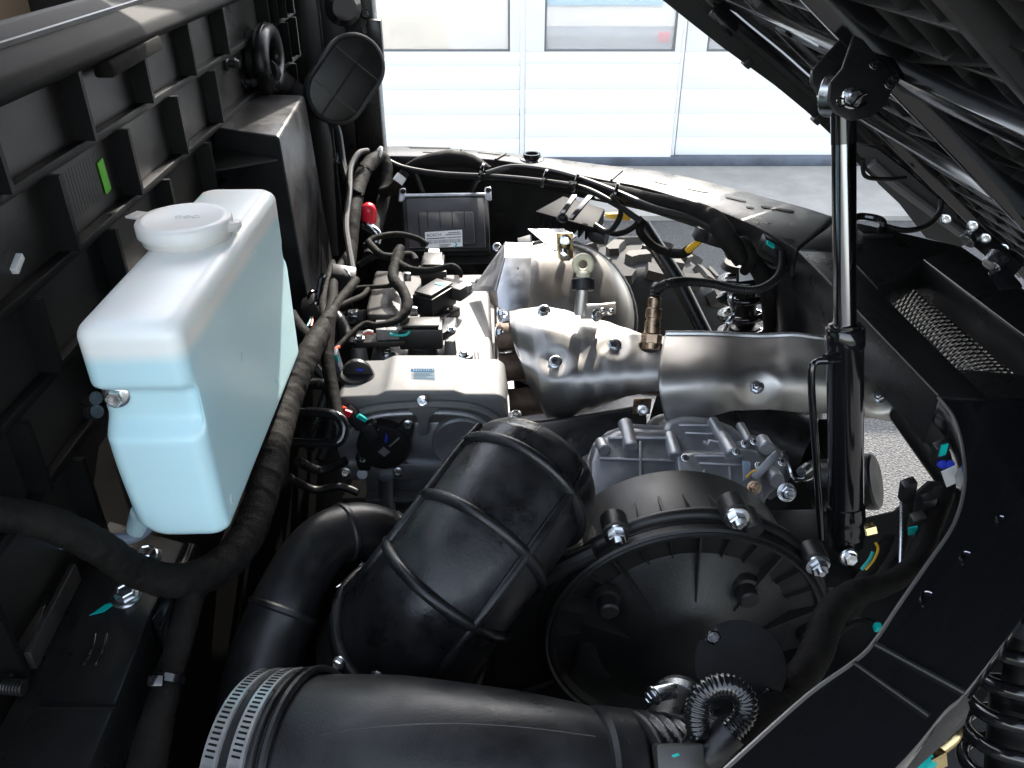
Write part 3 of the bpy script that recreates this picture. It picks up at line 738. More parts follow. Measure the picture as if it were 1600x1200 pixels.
# ================================================================== WHITE FLUID BOTTLE
t = thing('fluid_bottle', 'translucent white fluid bottle half full of blue fluid', 'bottle')
bx0, bx1, by0, by1, bz1 = -0.3165, -0.2340, 0.556, 0.903, 1.171
bz0 = 0.957
MT['bottle'] = bottle_mat(1.143)
def rbox_bottle():
    # front view (X-Z) outline swept along Y; front end carries the stepped recess
    bm = bmesh.new()
    def sect(y, pts): return [bm.verts.new((x, y, z)) for x, z in pts]
    out = lambda g, l, r: [(bx0 + l, bz0 + 0.016), (bx0 + 0.016 + l, bz0 + 0.012), (bx0 + 0.020 + l, bz0), (bx1 - 0.006 - r, bz0), (bx1 - r, bz1 - 0.115), (bx1 - r, bz1 - 0.082), (bx1 - r, bz1), (bx0 + l, bz1), (bx0 + l, bz1 - 0.082), (bx0 + l, bz1 - 0.115)]
    secs = [sect(by0, out(0, 0, 0)), sect(by0 + 0.05, out(0, 0, 0)), sect(0.79, out(0, 0, 0)), sect(by1, out(0, 0, 0))]
    return bm, secs
bm = bmesh.new()
# body built from three stacked blocks: upper, waist (recessed at the front), lower (tapering)
def blk(x0, x1, y0, y1, z0, z1, tx=0.0, ty=0.0):
    return hexa([(x0 + tx, y0 + ty, z0), (x1 - tx * 0.4, y0 + ty, z0), (x1 - tx * 0.4, y1, z0), (x0 + tx, y1, z0)], [(x0, y0, z1), (x1, y0, z1), (x1, y1, z1), (x0, y1, z1)])
zA, zB = 1.085, 1.052
v = []
Nu, Nv = 30, 44
# smooth closed body: rounded-rectangle sections stacked along Z, front edge offset by height
def rrect(x0, x1, y0, y1, r, n=6):
    P_ = []
    for cx, cy, a0 in ((x1 - r, y0 + r, -90), (x1 - r, y1 - r, 0), (x0 + r, y1 - r, 90), (x0 + r, y0 + r, 180)):
        for k in range(n + 1):
            a = R(a0 + 90 * k / n); P_.append((cx + r * math.cos(a), cy + r * math.sin(a)))
    return P_
def front_off(z):          # how far the front wall is pushed back at height z
    return interp([(bz0, 0.004), (0.99, 0.001), (1.066, 0.0), (1.082, 0.014), (1.106, 0.014), (1.118, 0.0), (bz1, 0.0)], z)
def left_in(z): return interp([(bz0, 0.016), (0.972, 0.008), (0.974, 0.003), (1.04, 0.0), (bz1, 0.0)], z)
def back_y(z): return interp([(bz0, -0.006), (1.075, 0.0), (1.082, -0.002), (1.092, -0.010), (1.102, -0.010), (1.112, -0.006), (bz1, -0.004)], z)
zsn = [bz0 + 0.0] + [bz0 + 0.002 + (bz1 - bz0 - 0.004) * k / 60 for k in range(61)] + [bz1]
secs = []
for z in zsn:
    e = min(z - bz0, bz1 - z); rr = 0.013
    ins = rr - math.sqrt(max(0, rr * rr - (rr - min(e, rr)) ** 2))
    f = front_off(z)
    # the front is pushed back only away from the bolt-side lip
    secs.append([(x, y + (f * (1 if x < bx1 - 0.004 else max(0.0, 1 - (x - bx1 + 0.004) / 0.004)) * max(0, min(1, 1 - (y - by0) / 0.09))), z) for x, y in rrect(bx0 + ins + left_in(z), bx1 - ins, by0 + ins, by1 - ins + back_y(z), 0.014, 8)])
V, Fc = [], []
n = len(secs[0])
for s in secs: V += s
for i in range(len(secs) - 1):
    for k in range(n):
        Fc.append((i * n + k, i * n + (k + 1) % n, (i + 1) * n + (k + 1) % n, (i + 1) * n + k))
Fc.append(tuple(range(n - 1, -1, -1))); Fc.append(tuple(range((len(secs) - 1) * n, len(secs) * n)))
tank = mesh_obj('tank', (V, Fc), 'bottle', t, smooth=60)
cc = pz(292, 372, bz1)
cc = Vector((-0.2835, 0.742, bz1))
cp = mesh_obj('filler_cap', lathe(cc, (0, 0, 1), [(0.040, -0.001), (0.041, 0.006), (0.0435, 0.007), (0.0435, 0.017), (0.0415, 0.0195), (0.036, 0.020), (0.034, 0.019), (0.0, 0.019)], 48), 'cap', t, smooth=50)
a = [cc + Vector((math.cos(q) * 0.0425, math.sin(q) * 0.0425, 0.0265)) for q in (R(150), R(165), R(180))]
mesh_obj('cap_tab', obox(cc + Vector((-0.046, 0.012, 0.0175)), (0.008, -0.003, 0), (0.003, 0.008, 0), (0, 0, 0.0013)), 'cap', cp, bevel=0.001)
mesh_obj('cap_strap', tube([cc + Vector((0.040, -0.008, 0.012)), cc + Vector((0.047, 0.0, 0.011)), cc + Vector((0.044, 0.012, 0.008)), cc + Vector((0.040, 0.018, 0.002))], 0.005, 8, 4), 'cap', cp)
for k in range(3):
    mesh_obj('cap_emboss', torus(cc + Vector((-0.005 + 0.008 * k, 0.002, 0.019)), (0, 0, 1), 0.003, 0.0006, 14, 6), 'cap', cp)
bolt(t, pyy(182, 618, by0 + 0.0125), (0.1, -1, 0.1), 0.0105)
0 and mesh_obj('bolt_boss', lathe(pyy(182, 618, by0 + 0.020), (0.1, -1, 0.1), [(0.013, 0), (0.012, 0.007), (0.0, 0.0075)], 24), 'bottle', t)
mesh_obj('mount_stud', join(cyl(pd(150, 622, 0.72), pd(138, 622, 0.73), 0.006, 12), cyl(pd(152, 643, 0.72), pd(140, 645, 0.73), 0.006, 12)), 'zinc', t)
mesh_obj('outlet_spout', cyl(pd(222, 800, 0.735), pd(215, 826, 0.75), 0.010, 16), 'bottle', t)
for p in ((378, 557), (398, 398), (362, 780), (432, 592), (310, 545)):
    q = pxx(p[0], p[1], bx1 + 0.0004)
    mesh_obj('mould_mark', obox(q, (0.0005, 0, 0), (0, 0.002, 0.001), (0, 0.0005, 0.003)), 'bottle', t)
single('drain_hose', tube([pd(238, 815, 0.745), pd(222, 832, 0.75), pd(195, 842, 0.75), pd(150, 846, 0.75), pd(90, 850, 0.76)], 0.0058, 12, 6), 'seal', 'milky drain hose leaving the foot of the fluid bottle', 'hose')

# ================================================================== WIRING HARNESSES
def px2(lst): return [pd(x, y, D) for x, y, D in lst]
t = thing('main_harness', 'thick taped black wiring harness sweeping round under the fluid bottle', 'wiring')
hp = [(-40, 790, 0.61), (0, 803, 0.62), (70, 815, 0.63), (150, 852, 0.66), (215, 893, 0.70), (280, 908, 0.73), (340, 888, 0.77), (385, 838, 0.81), (413, 760, 0.86), (432, 690, 0.91), (452, 620, 0.97), (484, 550, 1.03), (508, 508, 1.09), (520, 484, 1.13)]
hr = [0.0125, 0.0125, 0.013, 0.0135, 0.0138, 0.015, 0.0168, 0.017, 0.0165, 0.0158, 0.016, 0.015, 0.012, 0.007]
mesh_obj('trunk', finetube(px2(hp), hr, 0.002, 24, taped(1.0, 0.026, 0.075)), 'tape', t)
mesh_obj('branch', finetube(px2([(318, 895, 0.755), (300, 930, 0.735), (285, 985, 0.705), (264, 1060, 0.67), (242, 1140, 0.635), (222, 1230, 0.60)]), [0.013, 0.011, 0.0107, 0.0107, 0.013, 0.0145], 0.002, 20, taped(4.0, 0.035, 0.07)), 'tape', t)
tp_ = px2([(266, 1052, 0.668), (258, 1078, 0.662)])
mesh_obj('cable_tie', lathe(tp_[0], tp_[1] - tp_[0], [(0.0108, 0), (0.0128, 0.001), (0.0128, 0.007), (0.0108, 0.008)], 24), 'gloss', t)
mesh_obj('tie_head', obox(pd(246, 1064, 0.655), (0.006, 0, 0), (0, 0.003, 0.003), (0, -0.003, 0.004)), 'gloss', t, bevel=0.001)
mesh_obj('side_branch', finetube(px2([(515, 500, 1.09), (512, 560, 1.06), (520, 610, 1.04), (528, 650, 1.02)]), [0.008, 0.0085, 0.008, 0.007], 0.0022, 14, taped(9.0, 0.02, 0.06)), 'tape', t)
for k, (pts, r_) in enumerate((([(516, 492, 1.12), (530, 470, 1.16), (545, 452, 1.2), (556, 438, 1.24)], 0.0065), ([(512, 496, 1.12), (520, 468, 1.17), (522, 440, 1.24), (535, 412, 1.3), (546, 396, 1.36)], 0.007), ([(508, 496, 1.12), (505, 470, 1.18), (512, 440, 1.25), (520, 410, 1.32)], 0.0055), ([(530, 478, 1.15), (548, 470, 1.18), (566, 462, 1.22), (575, 452, 1.25)], 0.004))):
    mesh_obj('side_branch', finetube(px2(pts), r_, 0.0022, 12, taped(80 + k * 3, 0.016, 0.06)), 'tape', t)
mesh_obj('side_branch', finetube(px2([(455, 490, 1.15), (470, 512, 1.13), (490, 530, 1.09), (500, 520, 1.08)]), 0.0075, 0.0022, 14, taped(3.0, 0.02, 0.06)), 'tape', t)

t = thing('rear_harness', 'taped harness doubling back over itself beside the black duct box', 'wiring')
mesh_obj('trunk', finetube(px2([(548, 412, 1.36), (549, 380, 1.39), (553, 330, 1.43), (562, 285, 1.5), (577, 257, 1.55), (594, 247, 1.58), (603, 262, 1.58), (601, 300, 1.56), (590, 350, 1.5), (575, 400, 1.42)]), [0.008, 0.011, 0.0125, 0.0135, 0.014, 0.014, 0.013, 0.012, 0.011, 0.010], 0.0022, 20, taped(12.0, 0.03, 0.05)), 'tape', t)
mesh_obj('branch', finetube(px2([(598, 300, 1.54), (612, 296, 1.52), (626, 280, 1.5), (632, 270, 1.5)]), [0.010, 0.0095, 0.009, 0.009], 0.0025, 14, taped(15.0, 0.02, 0.04)), 'tape', t)
mesh_obj('white_tape', tube(px2([(621, 285, 1.498), (628, 275, 1.498)]), 0.0102, 16, 1), 'white', t)
for a, b in (((571, 266, 1.53), (574, 259, 1.53)), ((556, 302, 1.455), (559, 296, 1.455)), ((590, 240, 1.57), (598, 243, 1.575))):
    p, q = pd(*a), pd(*b)
    mesh_obj('cable_tie', lathe(p, q - p, [(0.0138, 0), (0.0152, 0.0008), (0.0152, 0.004), (0.0138, 0.0048)], 24), 'white' if a[0] > 585 else 'gloss', t)
mesh_obj('side_wire', finetube(px2([(552, 425, 1.27), (545, 385, 1.31), (541, 350, 1.35), (546, 300, 1.42), (548, 262, 1.47), (560, 240, 1.5), (575, 236, 1.52)]), 0.0055, 0.004, 10), 'wire', t)
mesh_obj('side_wire', finetube(px2([(497, 172, 1.46), (515, 182, 1.47), (528, 205, 1.48), (535, 250, 1.48), (543, 282, 1.46)]), 0.0065, 0.004, 10), 'wire', t)
mesh_obj('clip_bolt', join(obox(pd(524, 250, 1.6), (0.012, 0, 0), (0, 0.003, 0), (0, 0, 0.003)), cyl(pd(527, 255, 1.6), pd(530, 240, 1.6), 0.006, 12)), 'zinc', t)

t = thing('rail_wiring', 'bundle of black wires tied along the inside of the rim rail', 'wiring')
mesh_obj('cable', finetube(px2([(598, 246, 1.6), (630, 262, 1.58), (690, 272, 1.56), (780, 277, 1.52), (850, 284, 1.47), (910, 294, 1.42), (960, 318, 1.38), (1000, 345, 1.36)]), 0.0055, 0.005, 10), 'wire', t)
mesh_obj('cable', finetube(px2([(760, 272, 1.53), (800, 262, 1.53), (850, 266, 1.49), (900, 278, 1.44), (960, 300, 1.39), (1020, 325, 1.35), (1080, 342, 1.32), (1140, 372, 1.28)]), 0.0065, 0.005, 10), 'wire', t)
mesh_obj('loom_sleeve', finetube(px2([(632, 264, 1.60), (660, 254, 1.6), (700, 248, 1.6), (735, 252, 1.59), (765, 266, 1.57)]), [0.006, 0.013, 0.016, 0.014, 0.007], 0.004, 14, taped(21.0, 0.03, 0.05)), 'tape', t)
mesh_obj('loom_sleeve', finetube(px2([(890, 290, 1.44), (950, 296, 1.41), (1010, 312, 1.37), (1070, 326, 1.34), (1115, 345, 1.31), (1140, 378, 1.28), (1160, 410, 1.28)]), [0.008, 0.011, 0.013, 0.015, 0.017, 0.016, 0.012], 0.004, 14, taped(25.0, 0.03, 0.05)), 'tape', t)
for x, y, D in ((753, 268, 1.52), (851, 278, 1.46), (900, 284, 1.42), (961, 300, 1.38)):
    p, q = pd(x - 3, y, D), pd(x + 3, y + 2, D)
    mesh_obj('cable_tie', lathe(p, q - p, [(0.016, 0), (0.0175, 0.001), (0.0175, 0.005), (0.016, 0.006)], 16), 'gloss', t)
mesh_obj('drop_wire', finetube(px2([(648, 268, 1.58), (660, 300, 1.6), (672, 322, 1.62)]), 0.005, 0.005, 10), 'wire', t)
mesh_obj('drop_wire', finetube(px2([(748, 275, 1.54), (735, 300, 1.6), (715, 320, 1.62)]), 0.005, 0.005, 10), 'wire', t)
mesh_obj('drop_wire', finetube(px2([(955, 305, 1.37), (970, 322, 1.38), (966, 345, 1.4), (950, 362, 1.42), (930, 352, 1.44)]), 0.005, 0.005, 10), 'wire', t)

t = thing('bracket_harness', 'black wiring with yellow tape hanging from the rim rail over the wheel', 'wiring')
mesh_obj('loom', finetube(px2([(1006, 345, 1.4), (1000, 362, 1.4), (1022, 385, 1.42), (1050, 396, 1.42)]), [0.006, 0.007, 0.007, 0.008], 0.004, 12, taped(31, 0.02, 0.05)), 'tape', t)
mesh_obj('loom', finetube(px2([(930, 352, 1.45), (960, 365, 1.43), (985, 358, 1.4), (1004, 340, 1.39)]), 0.005, 0.004, 12, taped(33, 0.02, 0.05)), 'tape', t)
mesh_obj('yellow_tape', prism([pd(946, 335, 1.42), pd(990, 333, 1.42), pd(984, 346, 1.42), pd(948, 342, 1.42)], (0, 0.012, 0)), 'yellow', t, bevel=0.002)
mesh_obj('yellow_tape', tube(px2([(1074, 392, 1.4), (1096, 374, 1.38)]), [0.0065, 0.0055], 12, 1), 'yellow', t)
mesh_obj('loom', finetube(px2([(1050, 396, 1.42), (1066, 396, 1.41), (1077, 390, 1.4)]), 0.0085, 0.004, 12), 'tape', t)
for x, y, D in ((1098, 366, 1.38), (1118, 372, 1.36), (1150, 395, 1.32), (1162, 402, 1.32)):
    mesh_obj('connector', obox(pd(x, y, D), (0.013, 0, -0.004), (0, 0.012, 0), (0.003, 0, 0.011)), 'plastic2', t, bevel=0.002)
mesh_obj('connector', obox(pd(1205, 385, 1.27), (0.016, 0, -0.009), (0, 0.010, 0.002), (0.003, 0, 0.008)), 'plastic2', t, bevel=0.002)
mesh_obj('connector_mark', obox(pd(1204, 382, 1.255), (0.006, 0, -0.0035), (0, 0.002, 0.002), (0.001, 0, 0.0012)), 'teal', t)
mesh_obj('paper_tag', prism(px2([(1155, 420, 1.3), (1167, 418, 1.3), (1178, 437, 1.3), (1155, 440, 1.3)]), (0, 0.001, 0)), 'white', t)
mesh_obj('loom', finetube(px2([(1165, 398, 1.32), (1185, 420, 1.3), (1200, 460, 1.33), (1205, 520, 1.4)]), [0.012, 0.014, 0.013, 0.012], 0.004, 14, taped(37, 0.02, 0.05)), 'tape', t)
mesh_obj('loom', finetube(px2([(1150, 390, 1.3), (1160, 380, 1.29), (1172, 405, 1.28), (1162, 425, 1.3)]), [0.011, 0.012, 0.011, 0.007], 0.004, 14, taped(39, 0.02, 0.05)), 'tape', t)

# ================================================================== ENGINE
t = thing('engine', 'silver cast engine with valve cover, cam sensor and oil cap', 'engine')
ENG = t
YFc = 0.90
def ef(pts, Y=YFc): return [pyy(x, y, Y) for x, y in pts]
# front camshaft cover: profile extruded backwards
prof = [(519, 642), (530, 621), (588, 619), (606, 611), (709, 611), (727, 617), (779, 617), (791, 624), (796, 664), (760, 664), (735, 652), (690, 648), (615, 650), (575, 655), (552, 668), (521, 667)]
top = ef(prof)
ztop = top[4].z
mesh_obj('cam_cover', prism(top, (0, 0.098, 0)), 'cast', t, bevel=0.005, bseg=3)
ridge = ef([(536, 668), (556, 648), (590, 638), (630, 634), (690, 632), (735, 636), (766, 648), (786, 668)], YFc - 0.004)
mesh_obj('cover_ridge', tube(ridge, 0.006, 10, 5), 'cast', t)
ridge = ef([(548, 674), (566, 657), (596, 648), (640, 645), (690, 644), (730, 648), (756, 660), (772, 678)], YFc - 0.002)
mesh_obj('cover_ridge', tube(ridge, 0.0045, 10, 5), 'castmid', t)
# boss in the middle of the front
mesh_obj('bolt_boss', prism(ef([(632, 623), (692, 623), (672, 642), (670, 668), (656, 668), (654, 642)], YFc + 0.01), (0, -0.020, 0)), 'cast', t, bevel=0.003)
bolt(t, pyy(660, 629, YFc - 0.012) + Vector((0, 0, 0.002)), (0, -0.75, 0.65), 0.0072)
mesh_obj('bolt_boss', prism(ef([(794, 642), (808, 640), (816, 652), (815, 668), (786, 674), (786, 664)], YFc + 0.012), (0, -0.016, 0)), 'cast', t, bevel=0.003)
bolt(t, pyy(806, 649, YFc - 0.006), (0, -0.4, 0.9), 0.0078)
# dull timing face behind the arch, with the round cap and the sensor
mesh_obj('timing_face', prism(ef([(524, 660), (798, 660), (800, 700), (780, 742), (700, 752), (560, 750), (534, 728), (526, 700)], YFc + 0.012), (0, 0.08, 0)), 'castmid', t, bevel=0.004)
c = pyy(722, 686, YFc + 0.010)
mesh_obj('cam_cap', lathe(c, (0, -1, 0), [(0.040, 0), (0.040, 0.010), (0.0375, 0.0135), (0.036, 0.0125), (0.0, 0.0125)], 44), 'castmid', t)
c = pyy(601, 690, YFc + 0.008)
sn = mesh_obj('cam_sensor', lathe(c, (0, -1, 0), [(0.036, 0), (0.036, 0.012), (0.033, 0.017), (0.0, 0.018)], 40), 'plastic2', t)
n_ = Vector((0, -1, 0))
def flat(pts, Y, th, name, mat, par, bev=0.002): return mesh_obj(name, prism(ef(pts, Y), (0, -th, 0)), mat, par, bevel=bev)
flat([(566, 655), (583, 646), (596, 668), (580, 680)], YFc + 0.004, 0.022, 'sensor_neck', 'plastic2', sn)
flat([(620, 662), (634, 651), (648, 660), (645, 676), (630, 682)], YFc + 0.008, 0.012, 'sensor_ear', 'plastic2', sn)
flat([(556, 708), (570, 700), (584, 712), (580, 728), (562, 728)], YFc + 0.008, 0.012, 'sensor_ear', 'plastic2', sn)
bolt(sn, pyy(637, 663, YFc - 0.004), (0, -1, 0.1), 0.0066); bolt(sn, pyy(567, 716, YFc - 0.004), (0, -1, 0.1), 0.0066)
mesh_obj('sensor_mark', prism(ef([(603, 676), (606, 684), (604, 692), (601, 690)], YFc - 0.0105), (0, -0.0006, 0)), 'blue', sn)
for x0, y0, x1, y1 in ((574, 682, 592, 670), (608, 698, 624, 684)):
    p, q = pyy(x0, y0, YFc - 0.0105), pyy(x1, y1, YFc - 0.0105)
    mesh_obj('faint_print', bar(p, q, 0.0022, 0.0006, (0, -1, 0)), 'greyplug', sn)
p = pyy(600, 706, YFc - 0.0105)
mesh_obj('faint_print', obox(p, (0.004, 0, 0.004), (-0.004, 0, 0.004), (0, -0.0004, 0)), 'greyplug', sn)
pl = mesh_obj('sensor_plug', tube([pyy(566, 664, YFc - 0.008), pyy(552, 650, YFc - 0.012), pyy(540, 640, YFc - 0.012)], [0.0105, 0.010, 0.009], 10, 1), 'plastic2', sn)
mesh_obj('plug_lock', obox(pyy(543, 646, YFc - 0.022), (0.004, 0, -0.002), (0, 0.002, 0), (0.002, 0, 0.004)), 'red', pl)
mesh_obj('plug_lock', obox(pyy(566, 653, YFc - 0.02), (0.005, 0, -0.004), (0, 0.002, 0), (0.002, 0, 0.002)), 'teal', pl)
mesh_obj('plug_lead', tube([pyy(540, 640, YFc - 0.012), pyy(531, 634, YFc), pyy(524, 632, YFc + 0.01)], 0.003, 8, 4), 'redwire', pl)
# flange and block below
mesh_obj('flange', prism(ef([(530, 728), (545, 722), (780, 730), (780, 748), (640, 748), (556, 752), (534, 748)], YFc + 0.006), (0, 0.08, 0)), 'castmid', t, bevel=0.003)
for x, y in ((540, 738), (622, 737)): 
    bolt(t, pyy(x, y, YFc), (0, -0.9, 0.3), 0.0074)
mesh_obj('flange_boss', cyl(pyy(566, 741, YFc + 0.01), pyy(566, 741, YFc - 0.004), 0.008, 18, ch=0.001), 'castdark', t)
mesh_obj('block', box(-0.178, 0.037, YFc + 0.02, 1.38, 0.60, 0.79), 'castdark', t, bevel=0.004)
mesh_obj('oil_way', tube([pyy(603, 745, YFc), pyy(604, 770, YFc), pyy(606, 800, YFc)], [0.0105, 0.0105, 0.0115], 16, 3), 'castdark', t)
mesh_obj('block_ledge', bar(pyy(572, 776, YFc + 0.004), pyy(680, 776, YFc + 0.004), 0.02, 0.006), 'cast', t, bevel=0.001)
g = []
for k in range(6): g.append(bar(pyy(622, 752 + k * 3.4, YFc + 0.0195), pyy(642, 752 + k * 3.4, YFc + 0.0195), 0.0005, 0.001))
for k in range(6): g.append(bar(pyy(622 + k * 4, 752, YFc + 0.0195), pyy(622 + k * 4, 770, YFc + 0.0195), 0.0008, 0.0006, (1, 0, 0)))
mesh_obj('cast_grid', join(*g), 'cast', t)
# main valve cover behind
zc = 0.851
mesh_obj('valve_cover', hexa([(-0.178, 0.985, zc - 0.09), (0.018, 0.985, zc - 0.09), (0.018, 1.39, zc - 0.09), (-0.178, 1.39, zc - 0.09)], [(-0.170, 0.985, zc), (0.004, 0.985, zc), (-0.003, 1.39, zc), (-0.168, 1.39, zc)]), 'cast', t, bevel=0.006, bseg=3)
mesh_obj('cover_flange', hexa([(-0.185, 1.0, zc - 0.030), (0.026, 1.0, zc - 0.030), (0.018, 1.40, zc - 0.030), (-0.185, 1.40, zc - 0.030)], [(-0.185, 1.0, zc - 0.018), (0.026, 1.0, zc - 0.018), (0.018, 1.40, zc - 0.018), (-0.185, 1.40, zc - 0.018)]), 'cast', t, bevel=0.002)
for k in range(4):
    p = pz(733 + k * 5, 548, zc + 0.001); q = pz(735 + k * 5, 576, zc + 0.001)
    mesh_obj('cast_fin', bar(p, q, 0.0018, 0.006), 'cast', t)
for x, y in ((607, 563), (726, 563)):
    p = pz(x, y, zc); mesh_obj('bolt_boss', cyl(p - Vector((0, 0, 0.01)), p + Vector((0, 0, 0.010)), 0.0125, 20, ch=0.001), 'castdark', t); bolt(t, p + Vector((0, 0, 0.010)), (0, -0.1, 1), 0.0088)
p = pz(704, 553, zc); mesh_obj('coil_post', cyl(p, p + Vector((0, 0, 0.024)), 0.0095, 18, r2=0.008, ch=0.001), 'cast', t)
p = pz(562, 560, zc); mesh_obj('coil_post', cyl(p - Vector((0, 0, 0.02)), p + Vector((0, 0, 0.022)), 0.014, 18, r2=0.011, ch=0.001), 'castdark', t)
p = pz(728, 455, zc); mesh_obj('coil_post', cyl(p, p + Vector((0, 0, 0.014)), 0.013, 18, r2=0.011, ch=0.001), 'castdark', t)
p = pz(752, 439, zc + 0.001); mesh_obj('lifting_eye', torus(p, (0, 0, 1), 0.008, 0.003, 20, 8), 'cast', t)
mesh_obj('dark_strip', bar(pz(603, 538, zc + 0.0015), pz(600, 572, zc + 0.0015), 0.012, 0.002), 'rib', t)  # dark bar laid in as the shadow strip by the coil
# oil cap
p = pz(558, 592, ztop - 0.012)
cp = mesh_obj('oil_cap', lathe(p - Vector((0, 0, 0.012)), (0.0, -0.15, 1), [(0.026, 0), (0.026, 0.012), (0.024, 0.020), (0.020, 0.023), (0, 0.023)], 36), 'plastic2', t)
gr = [p + Vector((math.cos(a) * 0.022 * 0.95, 0, math.sin(a) * 0.024 + 0.006)) for a in [math.pi * k / 14 for k in range(15)]]
mesh_obj('cap_grip', prism([q + Vector((0.001, 0.004, 0)) for q in gr], (0.002, -0.009, -0.0005)), 'plastic2', cp, bevel=0.0015)
mesh_obj('cap_mark', obox(p + Vector((0.006, -0.0065, 0.018)), (0.004, 0, -0.001), (0, 0.0006, 0), (0.001, 0, 0.0015)), 'blue', cp)
# notice sticker on the cover plateau
zs = ztop + 0.0006
A_, B2, C2, D2 = pz(641, 576, zs), pz(679, 576, zs), pz(680, 594, zs), pz(639, 594, zs)
st = mesh_obj('notice_sticker', prism([A_, B2, C2, D2], (0, 0, 0.0004)), M('pale sticker', (0.12, 0.165, 0.20), 0.7, spec=0.1), t)
mesh_obj('sticker_band', prism([A_.lerp(D2, 0.04) + Vector((0.001, 0, 0.0004)), B2.lerp(C2, 0.04) + Vector((-0.001, 0, 0.0004)), B2.lerp(C2, 0.32) + Vector((-0.001, 0, 0.0004)), A_.lerp(D2, 0.32) + Vector((0.001, 0, 0.0004))], (0, 0, 0.0002)), M('sticker blue', (0.012, 0.075, 0.16), 0.7, spec=0.1), st)
tm = text_mesh('NOTICE', 0.0080); tm.materials.append(M('sticker lettering', (0.22, 0.27, 0.30), 0.7, spec=0.1))
place('lettering', tm, st, A_.lerp(D2, 0.30) + Vector((0.0035, 0.0004, 0.0009)))
for k in range(5):
    f0 = 0.42 + k * 0.11
    a, b = A_.lerp(D2, f0), B2.lerp(C2, f0)
    mesh_obj('small_print', bar(a.lerp(b, 0.06) + Vector((0, 0, 0.0005)), a.lerp(b, (0.9, 0.8, 0.92, 0.7, 0.94)[k]) + Vector((0, 0, 0.0005)), 0.0009, 0.0002), M('print%d' % k, (0.01, 0.04, 0.09), 0.7, spec=0.1), st)

# ignition coils, each its own thing
def coil(label, c, ax, w, d, h, ztp, conn_dir, zbase, earbolts=()):
    t = thing('ignition_coil', label, 'ignition coil', 'ignition coils along the valve cover')
    ax = Vector(ax).normalized(); ay = Vector((-ax.y, ax.x, 0)); up = Vector((0, 0, 1)); c = Vector(c)
    mesh_obj('housing', obox(c + up * (ztp - h / 2 - 0.003), ax * w / 2, ay * d / 2, up * (h / 2)), 'plastic2', t, bevel=0.003)
    mesh_obj('potting', obox(c + up * (ztp + 0.0005), ax * (w / 2 - 0.004), ay * (d / 2 - 0.004), up * 0.002), 'taupe', t, bevel=0.001)
    mesh_obj('stem', cyl(c + up * (zbase - 0.003), c + up * (ztp - h), 0.0225, 26, ch=0.001), 'rubber', t)
    return t, ax, ay, up
ct = 0.902
cA = (pz(624, 512, ct) + pz(690, 496, ct)) / 2; cA.z = 0
t, ax, ay, up = coil('ignition coil with grey plug nearest the oil cap', cA, (1, 0, 0), 0.064, 0.036, 0.034, ct, -1, zc)
cp = mesh_obj('plug', obox(cA + Vector((-0.046, -0.002, ct - 0.016)), (0.016, 0, 0), (0, 0.013, 0), (0, 0, 0.012)), 'greyplug', t, bevel=0.002)
mesh_obj('plug_latch', obox(cA + Vector((-0.050, 0.004, ct - 0.002)), (0.017, 0, 0), (0, 0.005, 0), (0, 0, 0.003)), 'greyplug', cp, bevel=0.001)
mesh_obj('plug_collar', obox(cA + Vector((-0.058, -0.002, ct - 0.016)), (0.007, 0, 0), (0, 0.0145, 0), (0, 0, 0.0135)), 'greyplug', cp, bevel=0.001)
mesh_obj('paint_mark', tube([pd(x, y, depth(cA + Vector((0, -0.02, ct - 0.012))) - 0.004) for x, y in ((609, 522), (622, 524), (634, 523), (640, 518))], 0.0022, 8, 4), 'teal', t)
for k, m in enumerate(('white', 'redwire')):
    mesh_obj('lead', tube([pd(583, 519 + k * 2, 1.19), pd(575, 517 + k * 2, 1.19), pd(568, 521 + k, 1.19)], 0.0022, 8, 4), m, t)
mesh_obj('ear', prism([pz(690, 535, ct - 0.03), pz(712, 522, ct - 0.03), pz(714, 508, ct - 0.03), pz(694, 508, ct - 0.03)], (0, 0, 0.014)), 'plastic2', t, bevel=0.002)
bolt(t, pz(705, 515, ct - 0.013), (0, -0.1, 1), 0.0075)
mesh_obj('ear', prism([pz(552, 545, ct - 0.03), pz(634, 542, ct - 0.03), pz(634, 530, ct - 0.03), pz(590, 530, ct - 0.03), pz(575, 524, ct - 0.03), pz(556, 526, ct - 0.03)], (0, 0, 0.010)), 'plastic2', t, bevel=0.002)
bolt(t, pz(562, 529, ct - 0.018), (0, -0.1, 1), 0.0075)
cB = (pz(646, 457, ct) + pz(710, 443, ct)) / 2; cB.z = 0
dB = pz(683, 435, ct) - pz(646, 457, ct)
t, ax, ay, up = coil('ignition coil set askew between the two other coils', cB, dB, 0.068, 0.040, 0.034, ct, 1, zc)
mesh_obj('plug', obox(cB + ax * 0.032 - ay * 0.022 + up * (ct - 0.014), ax * 0.011, ay * 0.014, up * 0.011), 'taupe', t, bevel=0.002)
mesh_obj('paint_mark', obox(cB + ax * 0.012 - ay * 0.004 + up * (ct + 0.003), ax * 0.004, ay * 0.010, up * 0.0005), 'teal', t)
mesh_obj('foot', obox(cB - ax * 0.004 - ay * 0.012 + up * (ct - 0.045), ax * 0.03, ay * 0.02, up * 0.008), 'plastic2', t, bevel=0.002)
cC = (pz(658, 417, ct) + pz(693, 394, ct)) / 2; cC.z = 0
t, ax, ay, up = coil('ignition coil with white plug in front of the control unit', cC, (0, 1, 0), 0.064, 0.040, 0.034, ct, 1, zc)
mesh_obj('plug', obox(cC + Vector((0.0, 0.040, ct - 0.008)), (0.010, 0, 0), (0, 0.010, 0), (0, 0, 0.009)), 'white', t, bevel=0.002)
